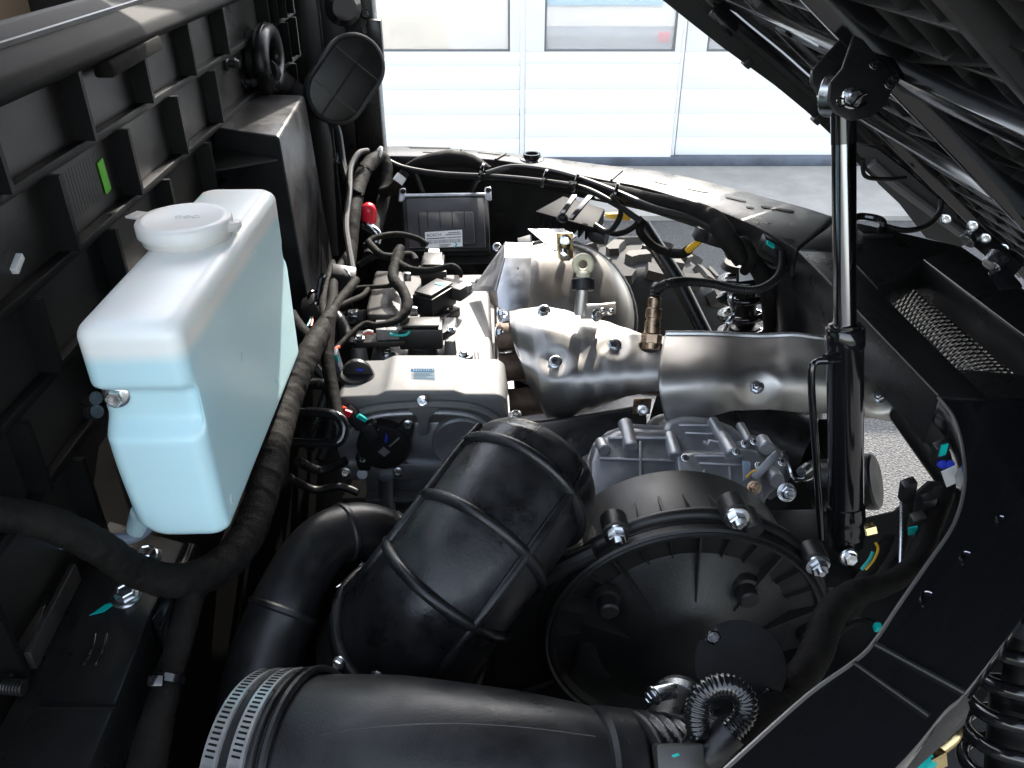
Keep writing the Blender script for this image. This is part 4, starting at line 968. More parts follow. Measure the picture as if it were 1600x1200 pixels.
mesh_obj('foot_lug', prism([pz(654, 424, ct - 0.02), pz(698, 424, ct - 0.02), pz(698, 434, ct - 0.02), pz(656, 436, ct - 0.02)], (0, 0, 0.012)), 'taupe', t, bevel=0.002)

t = thing('intake_plenum', 'dusty dark plastic intake box with rounded corners beside the coils', 'intake box')
zi = 0.900
mesh_obj('lid', prism([pz(586, 422, zi), pz(630, 423, zi), pz(633, 440, zi), pz(625, 493, zi), pz(573, 492, zi), pz(572, 480, zi)], (0, 0, -0.016)), 'taupe', t, bevel=0.005, bseg=3)
mesh_obj('body', prism([pz(588, 426, zi - 0.018), pz(628, 427, zi - 0.018), pz(623, 494, zi - 0.018), pz(575, 493, zi - 0.018)], (0, 0, -0.07)), 'plastic2', t, bevel=0.003)
for x, y in ((636, 432), (642, 470), (646, 486)):
    mesh_obj('clip', obox(pz(x, y, zi - 0.02), (0.007, 0, 0), (0, 0.005, 0), (0, 0, 0.008)), 'zinc', t, bevel=0.002)

t = thing('breather_hose', 'short black breather hose with zinc spring clamp next to the intake box', 'hose')
mesh_obj('hose', tube([pd(512, 505, 1.27), pd(540, 500, 1.265), pd(572, 497, 1.26)], 0.0135, 18, 4), 'rubber', t)
p, q = pd(545, 499, 1.262), pd(560, 498, 1.26)
mesh_obj('clamp', lathe(p, q - p, [(0.0137, 0), (0.0150, 0.0005), (0.0150, (q - p).length - 0.0005), (0.0137, (q - p).length)], 28), 'zinc', t)
mesh_obj('clamp_ear', obox(pd(552, 494, 1.245), (0.006, 0, 0), (0, 0.003, 0.003), (0, -0.003, 0.005)), 'zinc', t, bevel=0.001)

t = thing('engine_loom', 'thin black taped wires lying across the intake box and coils', 'wiring')
def loom(pts, r, s): return mesh_obj('wire', finetube(px2(pts), r, 0.002, 12, taped(s, 0.014, 0.05)), 'tape', t)
loom([(575, 378, 1.36), (600, 400, 1.33), (640, 398, 1.36), (650, 408, 1.35)], 0.006, 41)
loom([(570, 385, 1.36), (585, 372, 1.38), (620, 366, 1.4), (650, 372, 1.42), (668, 382, 1.42)], 0.005, 43)
loom([(626, 388, 1.36), (618, 408, 1.33), (640, 420, 1.30), (670, 423, 1.28), (705, 416, 1.28), (718, 424, 1.28), (720, 432, 1.29)], [0.008, 0.009, 0.0055, 0.0055, 0.005, 0.004, 0.003], 45)
loom([(624, 396, 1.34), (614, 432, 1.29), (630, 455, 1.25), (636, 480, 1.22), (620, 500, 1.2), (590, 508, 1.18), (570, 506, 1.18), (548, 522, 1.16), (525, 545, 1.13), (520, 556, 1.12)], [0.009, 0.0085, 0.008, 0.008, 0.006, 0.0045, 0.004, 0.004, 0.0035, 0.003], 47)
loom([(612, 446, 1.28), (590, 448, 1.27), (560, 450, 1.26), (535, 458, 1.24)], 0.0035, 49)
loom([(560, 415, 1.35), (575, 405, 1.35), (592, 398, 1.35)], 0.005, 51)
mesh_obj('lead', tube(px2([(718, 432, 1.285), (720, 428, 1.283), (719, 424, 1.282)]), 0.0015, 6, 3), 'redwire', t)
t = thing('injector_plug', 'slate grey connector with orange lead beside the oil cap', 'connector')
mesh_obj('body', obox(pd(521, 568, 1.10), (0.009, 0, 0.001), (0, 0.010, 0.004), (-0.001, -0.006, 0.017)), 'bluegrey', t, bevel=0.002)
mesh_obj('mark', obox(pd(525, 561, 1.083), (0.003, 0, 0), (0, 0.001, 0.001), (0, -0.003, 0.006)), 'teal', t)
mesh_obj('lead', tube(px2([(519, 550, 1.1), (523, 546, 1.1), (530, 542, 1.11)]), 0.0025, 8, 3), 'redwire', t)
t = thing('sensor_plug_cluster', 'dark sensor plugs with chrome clips beside the main harness end', 'connector')
mesh_obj('body', obox(pd(489, 487, 1.2), (0.010, 0.003, 0.004), (0, 0.010, 0.004), (-0.004, -0.008, 0.022)), 'plastic2', t, bevel=0.003)
mesh_obj('body', obox(pd(536, 436, 1.26), (0.018, 0.0, -0.004), (0, 0.012, 0.004), (0.005, -0.008, 0.018)), 'plastic2', t, bevel=0.003)
mesh_obj('lever', tube(px2([(497, 470, 1.19), (502, 440, 1.2), (508, 428, 1.2)]), [0.004, 0.0055, 0.004], 10, 4), 'gloss', t)
mesh_obj('clip', tube(px2([(538, 420, 1.24), (545, 428, 1.23), (552, 440, 1.23)]), 0.0016, 8, 4), 'chrome', t)
mesh_obj('clip', tube(px2([(523, 470, 1.2), (532, 476, 1.2)]), 0.002, 8, 1), 'chrome', t)
mesh_obj('collar', torus(pd(494, 465, 1.19), (0.3, -0.5, 0.8), 0.010, 0.003, 20, 8), 'chrome', t)
for k, m in enumerate(('teal', 'redwire')):
    mesh_obj('lead', tube(px2([(485 + 3 * k, 496, 1.18), (484 + 4 * k, 503, 1.17), (480 + 6 * k, 510, 1.16)]), 0.0018, 8, 3), m, t)
t = thing('fuel_valve', 'red vinyl cap on a zinc valve fitting beside the control unit', 'valve')
mesh_obj('cap', lathe(pd(577, 346, 1.46), (0.05, -0.1, 1), [(0.013, 0), (0.0135, 0.022), (0.011, 0.030), (0.006, 0.034), (0, 0.035)], 26), 'red', t, smooth=60)
mesh_obj('fitting', join(cyl(pd(579, 360, 1.46), pd(577, 346, 1.46), 0.010, 6), tube(px2([(570, 352, 1.45), (582, 358, 1.44), (590, 366, 1.44), (588, 380, 1.44)]), 0.008, 12, 4)), 'zinc', t)

# control unit with its label
t = thing('control_unit', 'black engine control unit with white barcode label', 'control unit')
TL, TRr, BR, BL = pd(627, 306, 1.58), pd(763, 304, 1.58), pd(766, 391, 1.545), pd(632, 393, 1.545)
eu = (TRr - TL).normalized(); ev = (TL - BL).normalized(); en = eu.cross(ev).normalized()
if en.dot(CAMP - TL) < 0: en = -en
mesh_obj('case', prism([TL, TRr, BR, BL], -en * 0.025), 'plastic2', t, bevel=0.004)
def ecu(u, v, h=0.0): return BL.lerp(BR, u).lerp(TL.lerp(TRr, u), v) + en * h
mesh_obj('lid', prism([ecu(0.05, 0.03), ecu(0.95, 0.03), ecu(0.95, 0.93), ecu(0.05, 0.93)], en * 0.006), M('slate lid', (0.035, 0.036, 0.04), 0.40, bump=0.2, bs=700), t, bevel=0.003)
ls = mesh_obj('raised_step', prism([ecu(0.19, 0.03, 0.006), ecu(0.83, 0.03, 0.006), ecu(0.83, 0.62, 0.006), ecu(0.19, 0.62, 0.006)], en * 0.014), M('slate lid step', (0.03, 0.031, 0.034), 0.42, bump=0.2, bs=700), t, bevel=0.005)
for k in range(4):
    u = 0.30 + k * 0.14; mesh_obj('groove', bar(ecu(u, 0.32, 0.0203), ecu(u, 0.62, 0.0203), 0.0012, 0.001, en), 'rib', ls)
for v_ in (0.93,):
    mesh_obj('top_edge', bar(ecu(0.03, 0.985, 0.002), ecu(0.97, 0.985, 0.002), 0.006, 0.008, en), 'galv', t, bevel=0.001)
for u in (0.01, 0.99):
    ear = mesh_obj('ear', prism([ecu(u - 0.05, 0.90, -0.006), ecu(u + 0.05, 0.90, -0.006), ecu(u + 0.045, 1.16, -0.006), ecu(u - 0.03, 1.14, -0.006)], en * 0.006), 'galv', t, bevel=0.003)
    mesh_obj('ear_hole', lathe(ecu(u + 0.012, 1.08, 0.0002), en, [(0.0055, 0), (0.0055, 0.0006), (0.0, 0.0007)], 18), 'rib', ear)
bolt(t, ecu(1.08, 0.05, 0.0), en, 0.009)
la, lb, lc, ld = [ppl(x, y, ecu(0.5, 0.3, 0.0208), en) for x, y in ((664, 363), (722, 359), (723, 385), (665, 388))]
lab = mesh_obj('label', prism([la, lb, lc, ld], en * 0.0004), 'white', t)
xa = (lb - la).normalized(); ya = (la - ld).normalized(); ya = (ya - xa * ya.dot(xa)).normalized()
def onlab(u, v, h=0.0007): return ld.lerp(lc, u).lerp(la.lerp(lb, u), v) + en * h
MT['ink'] = M('black ink', (0.03, 0.03, 0.035), 0.5)
MT['inkgrey'] = M('grey ink', (0.18, 0.18, 0.2), 0.5)
tm = text_mesh('BOSCH', 0.0085); tm.materials.append(MT['ink'])
o = place('lettering', tm, lab, onlab(0.04, 0.70))
o.rotation_euler = Matrix((xa, ya, en)).transposed().to_euler(); o.scale = (1, 1, 1)
for u0, u1, v_, m in ((0.62, 0.95, 0.86, 'inkgrey'), (0.55, 0.97, 0.75, 'inkgrey'), (0.04, 0.55, 0.57, 'ink'), (0.58, 0.97, 0.57, 'inkgrey'), (0.36, 0.68, 0.15, 'inkgrey'), (0.40, 0.62, 0.06, 'inkgrey')):
    mesh_obj('small_print', bar(onlab(u0, v_), onlab(u1, v_), 0.0018, 0.0002, en), m, lab)
g = []
u = 0.05
while u < 0.95:
    w = random.choice((0.008, 0.012, 0.018)); g.append(prism([onlab(u, 0.25, 0.0004), onlab(u + w, 0.25, 0.0004), onlab(u + w, 0.47, 0.0004), onlab(u, 0.47, 0.0004)], en * 0.0002)); u += w + random.choice((0.008, 0.014))
mesh_obj('barcode', join(*g), 'inkgrey', lab)
mesh_obj('paint_mark', tube([onlab(0.80, 0.28), onlab(0.84, 0.12), onlab(0.78, -0.05)], 0.0012, 6, 3), 'teal', lab)
mesh_obj('mounting_plate', prism([ecu(-0.15, -0.1, -0.03), ecu(1.2, -0.1, -0.03), ecu(1.2, 0.2, -0.03), ecu(-0.15, 0.2, -0.03)], -en * 0.004), 'paint', t)

# ================================================================== EXHAUST SIDE
t = thing('muffler', 'round silver muffler drum with riveted bracket behind the heat shield', 'muffler')
mc = pyy(874, 492, 1.33)
mn = Vector((0.12, -0.70, 0.68)).normalized()
RM = 0.140
mesh_obj('drum', lathe(mc, mn, [(RM * 0.985, -0.12), (RM, -0.10), (RM, -0.012), (RM + 0.004, -0.006), (RM + 0.004, 0.0), (RM - 0.002, 0.004), (RM * 0.965, 0.016), (RM * 0.90, 0.036), (RM * 0.80, 0.052), (RM * 0.62, 0.066), (RM * 0.40, 0.074), (0, 0.078)], 72), 'muffler', t, smooth=50)
# crimped seam
cr = []
x_, y_, n_ = basis(mn)
for k in range(160):
    a = 2 * math.pi * k / 160; w = 1 + 0.010 * mnoise.noise(Vector((k * 0.35, 3, 1)))
    cr.append(mc + (x_ * math.cos(a) + y_ * math.sin(a)) * (RM + 0.003) * w + n_ * (0.002 + 0.002 * mnoise.noise(Vector((k * 0.6, 7, 2)))))
mesh_obj('crimped_seam', tube(cr + [cr[0]], 0.0035, 8, 1, False), 'sheet', t)
# dark heat guard over the top of the drum
def band(r, h0, h1, a0, a1, th): 
    return lathe(mc, mn, [(r, h0), (r + th, h0), (r + th, h1), (r, h1), (r, h0)], 40, a0, a1)
aup = math.atan2(Vector((0, 0, 1)).dot(y_), Vector((0, 0, 1)).dot(x_)); 
arx = math.atan2(Vector((1, 0, 0)).dot(y_), Vector((1, 0, 0)).dot(x_))
sg = 1 if ((arx - aup + math.pi) % (2 * math.pi) - math.pi) > 0 else -1
aa, ab = aup - sg * 0.45, aup + sg * 1.25
mesh_obj('heat_guard', band(RM + 0.006, -0.10, -0.008, min(aa, ab), max(aa, ab), 0.003), M('dull guard sheet', (0.30, 0.29, 0.27), 0.4, 0.9, cvar=0.15), t)
pt = lambda x, y, D: pd(x, y, D)
mesh_obj('guard_plate', prism([pd(824, 357, 1.42), pd(880, 357, 1.42), pd(902, 368, 1.40), pd(868, 392, 1.36), pd(858, 386, 1.37), pd(840, 370, 1.39)], (0, 0.004, -0.004)), 'castdark', t, bevel=0.001)
mesh_obj('guard_plate', prism([pd(808, 372, 1.41), pd(830, 366, 1.41), pd(832, 378, 1.40), pd(810, 379, 1.40)], (0, 0.004, -0.003)), 'cast', t, bevel=0.001)
bk = mesh_obj('bracket', prism([pd(869, 364, 1.345), pd(895, 364, 1.345), pd(896, 402, 1.325), pd(890, 408, 1.32), pd(876, 408, 1.32), pd(871, 402, 1.325)], (0, 0.004, 0)), 'gold', t, bevel=0.0015)
bolt(bk, pd(883, 376, 1.337), (0, -0.9, 0.3), 0.010)
mesh_obj('stud', join(cyl(pd(882, 392, 1.33), pd(882, 401, 1.325), 0.007, 14), cyl(pd(879, 398, 1.325), pd(885, 403, 1.31), 0.005, 10)), 'zinc', bk)
rp = mesh_obj('rivet_plate', prism([pd(918, 478, 1.235), pd(962, 473, 1.245), pd(963, 492, 1.235), pd(930, 496, 1.23)], (0, 0.004, 0)), 'muffler', t, bevel=0.001)
for x, y in ((941, 485), (955, 486)): mesh_obj('rivet', lathe(pd(x, y, 1.232), (0, -1, 0.3), [(0.0042, 0), (0.0038, 0.0015), (0.002, 0.003), (0, 0.0032)], 14), 'zinc', rp)
# galvanised gusset between head and muffler
t = thing('head_gusset', 'bent galvanised plate between the valve cover and the muffler', 'bracket')
a, b, c, d = pd(792, 378, 1.36), pd(832, 380, 1.36), pd(830, 402, 1.33), pd(790, 402, 1.33)
mesh_obj('top_fold', prism([a, b, c, d], (0, 0.0, -0.004)), 'galv', t, bevel=0.001)
e, f = pd(826, 478, 1.30), pd(780, 505, 1.28)
mesh_obj('front_face', prism([d, c, pd(829, 440, 1.315), e, pd(800, 500, 1.29), f, pd(776, 455, 1.31)], (0, 0.004, 0)), 'galv', t, bevel=0.001)
mesh_obj('side_fold', prism([a, d, pd(775, 455, 1.31), pd(738, 455, 1.40), pd(762, 420, 1.42)], (-0.003, 0.0, 0.0)), 'galv', t, bevel=0.001)
mesh_obj('drip_slot', prism([pd(809, 416, 1.322), pd(811, 421, 1.322), pd(810, 427, 1.321), pd(808, 425, 1.321)], (0, -0.0012, 0)), 'rib', t)
# exhaust ports
t = thing('exhaust_manifold', 'brown iron exhaust ports bolted to the cylinder head', 'exhaust')
for x0, y0, x1, y1 in ((778, 528, 815, 520), (782, 575, 825, 570), (792, 630, 850, 620)):
    mesh_obj('port', tube([pd(x0, y0, 1.22), pd((x0 + x1) / 2, y0 - 2, 1.22), pd(x1 + 30, y1, 1.23)], [0.022, 0.021, 0.022], 18, 3), 'rusty', t)
for x, y in ((780, 491), (777, 521), (779, 574)):
    nb = bolt(t, pd(x, y, 1.205), (1, -0.25, 0.25), 0.010, kind='nut', name='stud_nut')
mesh_obj('gasket', bar(pd(774, 480, 1.24), pd(776, 600, 1.2), 0.012, 0.004, (1, 0, 0)), 'rusty', t)
mesh_obj('collector', tube([pd(850, 560, 1.24), pd(920, 572, 1.22), pd(1000, 585, 1.20), pd(1050, 590, 1.19), pd(1120, 592, 1.18)], [0.036, 0.033, 0.029, 0.027, 0.027], 20, 5), 'rusty', t)

# stamped heat shield over the manifold
t = thing('manifold_shield', 'stamped silver heat shield with three embossed bolt dimples over the manifold', 'heat shield')
topT = [(795, 487), (815, 483), (850, 479), (880, 484), (910, 493), (945, 502), (975, 512), (1005, 522), (1050, 527)]
botT = [(795, 596), (806, 625), (832, 654), (870, 652), (910, 640), (945, 628), (980, 618), (1015, 612), (1050, 610)]
bx_ = [(850, 487, 30, 0.0045), (960, 540, 27, 0.005), (868, 567, 30, 0.005)]
def shield(u, v):
    px = 795 + 255 * u
    yt, yb = interp(topT, px), interp(botT, px)
    # left edge slants: lower rows begin further right
    px = px + (1 - u) ** 2 * 34 * v * v
    py = lerp(yt, yb, v)
    a = math.pi * (0.02 + 0.96 * v)
    Dm = lerp(1.19, 1.125, u)
    half = (yb - yt) / 2 * Dm / F
    bulge = math.sin(a) ** 0.8 * half * 0.85
    # front bows towards the camera; a valley runs between the two runners at the left
    val = 0.022 * math.exp(-((v - 0.42) / 0.16) ** 2) * max(0, 1 - u * 1.25)
    D = Dm - bulge + val + 0.05 * (1 - v) 
    for ex, ey, er, eh in bx_:
        r = math.hypot(px - ex, (py - ey) * 1.15) / er
        if r < 2: D += eh * 0.9 * math.exp(-(r / 0.62) ** 2) - eh * 0.35 * math.exp(-((r - 1.0) / 0.35) ** 2)
    D += 0.0016 * mnoise.noise(Vector((px * 0.012, py * 0.03, 0)))
    if py > 600 and px > 900: D += 0.0012 * math.sin(px * 0.16 + mnoise.noise(Vector((px * 0.03, 0, 0))) * 5) * min(1, (py - 600) / 15)
    return pd(px, py, D)
def shield_at(px, py):
    u = (px - 795) / 255; yt, yb = interp(topT, px), interp(botT, px); v = (py - yt) / (yb - yt)
    u2 = u
    for _ in range(6): u2 = u - (1 - u2) ** 2 * 34 * v * v / 255
    return shield(u2, v)
v_, f_ = grid(shield, 130, 90)
hole = shield_at(1017, 541)
keep = []
for q in f_:
    c = sum((v_[i] for i in q), Vector()) / 4
    if (c - hole).length > 0.0165: keep.append(q)
mesh_obj('shell', (v_, keep), 'sheet', t, smooth=60, solid=0.0012)
for x, y in ((850, 487), (960, 540), (868, 567)):
    p = shield_at(x, y); n_ = (CAMP - p).normalized() + Vector((0, 0, 0.6))
    bolt(t, p + n_.normalized() * 0.001, n_, 0.0100, 'zinc')
# round shield over the exhaust pipe
t = thing('pipe_shield', 'curved silver heat shield sleeve along the exhaust pipe', 'heat shield')
tT = [(1035, 524), (1100, 524), (1190, 528), (1240, 526), (1290, 532), (1340, 548), (1400, 578), (1440, 600)]
bT = [(1040, 656), (1100, 652), (1150, 641), (1200, 640), (1260, 645), (1300, 646), (1350, 652), (1410, 660), (1440, 660)]
def pshield(u, v):
    px = lerp(1042, 1432, u); yt, yb = interp(tT, px), interp(bT, px)
    py = lerp(yt, yb, v)
    a = math.pi * (0.04 + 0.94 * v)
    Dm = 1.125
    half = (yb - yt) / 2 * Dm / F
    D = Dm - math.sin(a) * half * 0.95 + 0.055 * (1 - v)
    px -= 12 * math.sin(a) * (1 - u) ** 6
    for ex, ey, er, eh in ((1183, 605, 34, 0.0045), (1373, 620, 32, 0.0045)):
        r = math.hypot(px - ex, (py - ey) * 1.1) / er
        if r < 2: D += eh * 1.1 * math.exp(-(r / 0.62) ** 2) - eh * 0.5 * math.exp(-((r - 1.0) / 0.3) ** 2)
    for sx, sw, shh in ((1145, 12, 0.006), (1222, 10, -0.004), (1305, 10, 0.004)):
        D += shh * (math.tanh((px - sx) / sw)) * 0.5
    D += 0.0016 * mnoise.noise(Vector((px * 0.018, py * 0.03, 9)))
    return pd(px, py, D)
def pshield_at(px, py):
    yt, yb = interp(tT, px), interp(bT, px); return pshield((px - 1042) / 390, (py - yt) / (yb - yt))
mesh_obj('sleeve', grid(pshield, 150, 60), 'sleeve', t, smooth=60, solid=0.0012)
ed = [pshield(k / 30, 0.0) for k in range(0, 21)]
mesh_obj('top_flange', tube([p + Vector((0, 0.004, 0.001)) for p in ed], 0.0042, 8, 2), 'galv', t)
for x, y in ((1183, 605), (1373, 620)):
    p = pshield_at(x, y); n_ = (CAMP - p).normalized(); bolt(t, p + n_ * 0.001, n_ + UP * 0.35, 0.0098, 'zinc', kind='nut', name='nut')
ed = [pshield(0.0, k / 20) for k in range(21)]
mesh_obj('sleeve_lip', tube(ed, 0.0014, 6, 1), 'sheet', t)
mesh_obj('clip_tab', obox(pd(1003, 635, 1.1), (0.012, 0, 0), (0, 0.002, 0.001), (0, -0.002, 0.012)), 'bronze', t, bevel=0.001)
bolt(t, pd(1004, 640, 1.085), (0, -1, 0.4), 0.008)

t = thing('oxygen_sensor', 'bronze oxygen sensor screwed through the manifold shield', 'sensor')
p0 = hole - (CAMP - hole).normalized() * 0.004; axs = (pd(1023, 470, depth(p0) + 0.0) - p0).normalized(); LL = (pd(1023, 472, depth(p0)) - p0).length
mesh_obj('hex_base', join(lathe(p0, axs, [(0.0125, -0.004), (0.0125, 0.004), (0.0145, 0.0045)], 24), lathe(p0 + axs * 0.004, axs, [(0.0145, 0), (0.0145, 0.012), (0.012, 0.014)], 6)), 'bronze', t)
mesh_obj('body', lathe(p0 + axs * 0.018, axs, [(0.0115, 0), (0.0115, LL * 0.26), (0.010, LL * 0.27), (0.010, LL * 0.34), (0.0115, LL * 0.35), (0.0112, LL * 0.55), (0.0092, LL * 0.57), (0.0092, LL * 0.78), (0.006, LL * 0.80)], 24), 'bronze', t)
pe = p0 + axs * LL
mesh_obj('collar', cyl(pe - axs * 0.006, pe + axs * 0.006, 0.0095, 16, ch=0.001), 'bronze', t)
cpts = [pe, pe + axs * 0.02] + px2([(1027, 452, depth(pe) + 0.01), (1042, 444, 1.1), (1070, 440, 1.14), (1110, 443, 1.17), (1150, 452, 1.19), (1185, 452, 1.2), (1212, 436, 1.22), (1221, 415, 1.24), (1220, 395, 1.26)])
mesh_obj('cable', finetube(cpts, [0.007, 0.007, 0.0068, 0.0064, 0.0062, 0.006, 0.006, 0.006, 0.006, 0.006, 0.006], 0.0011, 14, corrugated(0.0044, 0.09)), 'wire', t)

t = thing('dipstick', 'cream ring handled dipstick with black collar on a steel tube', 'dipstick')
D_ = 1.155
mesh_obj('ring_handle', torus(pd(911, 413, D_), (0.05, -1, 0.35), 0.0112, 0.0050, 30, 10), 'cream', t, smooth=60)
mesh_obj('neck', lathe(pd(911, 436, D_), (0, 0, 1), [(0.0085, 0), (0.010, 0.006), (0.0075, 0.011)], 20), 'cream', t)
mesh_obj('collar', cyl(pd(911, 454, D_), pd(911, 436, D_), 0.0165, 28, ch=0.0012), 'rubber', t)
mesh_obj('tube', cyl(pd(906, 492, D_ + 0.01), pd(910, 452, D_), 0.0085, 18), 'muffler', t)
mesh_obj('side_bracket', obox(pd(922, 487, D_ + 0.02), (0.014, 0, 0), (0, 0.002, 0), (0, 0, 0.012)), 'muffler', t, bevel=0.002)
bolt(t, pd(931, 493, D_ + 0.005), (0.6, -0.7, 0.3), 0.0095)

# ================================================================== GEARCASE
t = thing('gearcase', 'dull aluminium gearcase with bolt bosses under the exhaust pipe', 'gearbox')
def GD(y): return lerp(1.075, 1.0, (y - 650) / 150)
def gcase(pts, dD, th, mat='castmid', name='case', bev=0.004):
    P_ = [pd(x, y, GD(y) + dD) for x, y in pts]
    return mesh_obj(name, prism(P_, FW * th), mat, t, bevel=bev, bseg=2)
gcase([(924, 800), (923, 722), (930, 700), (945, 684), (966, 673), (990, 669), (1050, 673), (1062, 684), (1066, 712), (1075, 800)], 0.0, 0.14, 'castdark', 'left_case', 0.010)
gcase([(918, 800), (918, 716), (928, 692), (950, 674), (985, 662), (1056, 667), (1070, 684), (1080, 800)], 0.030, 0.010, 'castmid', 'flange', 0.002)
gcase([(1030, 676), (1044, 656), (1075, 650), (1112, 653), (1146, 666), (1166, 682), (1172, 720), (1180, 800), (1050, 800)], 0.022, 0.14, 'castmid', 'centre_case', 0.012)
gcase([(1056, 712), (1085, 706), (1120, 708), (1150, 700), (1186, 704), (1198, 722), (1190, 745), (1200, 800), (1070, 800)], -0.012, 0.05, 'castmid', 'lower_case', 0.005)
gcase([(1130, 694), (1160, 690), (1190, 686), (1214, 698), (1227, 716), (1230, 740), (1216, 764), (1200, 776), (1195, 800), (1120, 800)], 0.008, 0.10, 'castmid', 'right_case', 0.006)
gcase([(1150, 684), (1178, 680), (1206, 690), (1232, 714), (1238, 742), (1222, 770), (1204, 782), (1190, 770), (1205, 745), (1200, 716), (1176, 700), (1152, 702)], 0.028, 0.008, 'castdark', 'flange', 0.002)
def gboss(a, b, r, d0=0.0, d1=0.0):
    return mesh_obj('bolt_boss', cyl(pd(a[0], a[1], GD(a[1]) + d0), pd(b[0], b[1], GD(b[1]) + d1), r, 22, ch=0.0016), 'castmid', t, smooth=30)
gboss((976, 660), (986, 700), 0.0095, 0.012, -0.004); gboss((1046, 680), (1056, 714), 0.0085, 0.008, -0.010)
gboss((1112, 656), (1128, 684), 0.0075, 0.02, 0.010); gboss((1128, 682), (1145, 712), 0.0100, 0.010, -0.016)
gboss((1156, 664), (1170, 690), 0.0060, 0.02, 0.0); gboss((1190, 688), (1198, 702), 0.0095, 0.004, -0.014)
gboss((1206, 738), (1214, 752), 0.0095, 0.004, -0.014); gboss((938, 690), (944, 704), 0.0075, 0.01, -0.006)
for a, b in (((950, 684), (1054, 684)), ((936, 716), (1060, 720)), ((1000, 690), (1002, 790)), ((1085, 712), (1160, 712)), ((1092, 724), (1168, 726)), ((1100, 735), (1102, 790)), ((1140, 728), (1146, 790)), ((1060, 664), (1110, 664)), ((1070, 676), (1125, 678))):
    mesh_obj('cast_rib', bar(pd(a[0], a[1], GD(a[1]) + (0.0 if a[0] < 1055 or a[1] > 700 else 0.02) - (0.012 if a[0] > 1080 and a[1] > 700 else 0)), pd(b[0], b[1], GD(b[1]) + (0.0 if a[0] < 1055 or a[1] > 700 else 0.02) - (0.012 if a[0] > 1080 and a[1] > 700 else 0)), 0.0035, 0.006, FW), 'castmid', t, bevel=0.001)
for x, y, r, d in ((1164, 694, 0.0055, -0.004), (1222, 722, 0.0058, 0.004), (1178, 690, 0.005, -0.002), (1150, 706, 0.005, -0.022), (1186, 728, 0.0055, -0.02), (1070, 716, 0.005, -0.02)):
    bolt(t, pd(x, y, GD(y) + d), -FW + UP * 0.5, r, 'zinc')
mesh_obj('pressed_bracket', tube(px2([(1100, 690, 1.045), (1106, 694, 1.04), (1109, 688, 1.04), (1122, 690, 1.04)]), 0.0022, 8, 2), 'castmid', t)
mesh_obj('shift_lever', bar(pd(1176, 748, 0.995), pd(1216, 708, 0.995), 0.0105, 0.005, -FW), 'castdark', t, bevel=0.002)
mesh_obj('lever_pad', prism(px2([(1160, 720, 1.0), (1174, 722, 1.0), (1172, 744, 0.99), (1162, 752, 0.99)]), FW * 0.004), MT['seal'], t, bevel=0.001)
bolt(t, pd(1178, 762, 0.97), -FW, 0.0085, 'bronze', kind='nut', name='nut'); bolt(t, pd(1229, 769, 0.98), -FW, 0.0115, kind='nut', name='nut')
mesh_obj('rod_joint', join(tube(px2([(1222, 705, 1.0), (1232, 728, 0.99), (1240, 748, 0.99), (1262, 748, 1.0), (1280, 735, 1.02)]), 0.0028, 8, 4), cyl(pd(1252, 738, 1.0), pd(1262, 730, 1.01), 0.0065, 14)), 'zinc', t)
mesh_obj('yellow_mark', tube(px2([(1166, 746, 0.985), (1174, 738, 0.982), (1182, 734, 0.982)]), 0.0013, 6, 3), 'yellow', t)
mesh_obj('mount_box', prism(px2([(826, 662, 1.12), (900, 652, 1.12), (1010, 634, 1.12), (1012, 668, 1.10), (960, 682, 1.09), (926, 706, 1.08), (900, 720, 1.08), (840, 700, 1.09)]), FW * 0.05), 'plastic2', t, bevel=0.004)
mesh_obj('underbody', box(0.04, 0.38, 0.90, 1.35, 0.50, 0.70), 'castdark', t, bevel=0.01)

# ================================================================== BELT (CVT) HOUSING
t = thing('belt_cover', 'large round black plastic belt cover with radial ribs and flange bolts', 'cover')
CY = 0.62
cc = pyy(1068, 985, CY); RC = 0.153
ax = Vector((0, -1, 0))
mesh_obj('back_case', lathe(cc, ax, [(RC * 0.86, -0.11), (RC * 0.90, -0.105), (RC * 0.92, -0.03), (RC * 0.99, -0.012), (RC, -0.010), (RC, 0.0)], 96), 'plastic', t)
lid = mesh_obj('lid', lathe(cc, ax, [(RC * 1.0, 0.0015), (RC * 1.0, 0.010), (RC * 0.985, 0.012), (RC * 0.965, 0.010), (RC * 0.955, 0.012), (RC * 0.935, 0.012), (RC * 0.925, 0.008), (RC * 0.915, -0.012), (RC * 0.80, -0.015), (RC * 0.775, -0.012), (RC * 0.76, 0.000), (RC * 0.72, 0.004), (RC * 0.45, 0.022), (RC * 0.38, 0.030), (RC * 0.2, 0.034), (0, 0.034)], 96), 'plastic', t, smooth=40)
for k in range(14):
    a = R(14 + k * 12.6)
    d = Vector((math.cos(a), 0, math.sin(a))); s_ = Vector((-d.z, 0, d.x))
    p0, p1 = cc + d * RC * 0.922 - ax * 0.014, cc + d * RC * (0.74 if k % 3 else 0.44) + ax * (-0.002 if k % 3 else 0.020)
    mesh_obj('radial_rib', hexa([p0 - s_ * 0.0018, p0 + s_ * 0.0018, p1 + s_ * 0.0005, p1 - s_ * 0.0005], [p0 - s_ * 0.0012 + ax * 0.022, p0 + s_ * 0.0012 + ax * 0.022, p1 + s_ * 0.0004 + ax * (0.008 if k % 3 else 0.005), p1 - s_ * 0.0004 + ax * (0.008 if k % 3 else 0.005)]), 'plastic', lid)
for x, y in ((948, 935), (1163, 918)):
    p = ppl(x, y, cc + ax * 0.012, ax)
    mesh_obj('locator_stud', lathe(p, ax, [(0.016, -0.004), (0.014, 0.003), (0.0105, 0.004), (0.0105, 0.018), (0.0085, 0.020), (0, 0.020)], 24), 'plastic', lid)
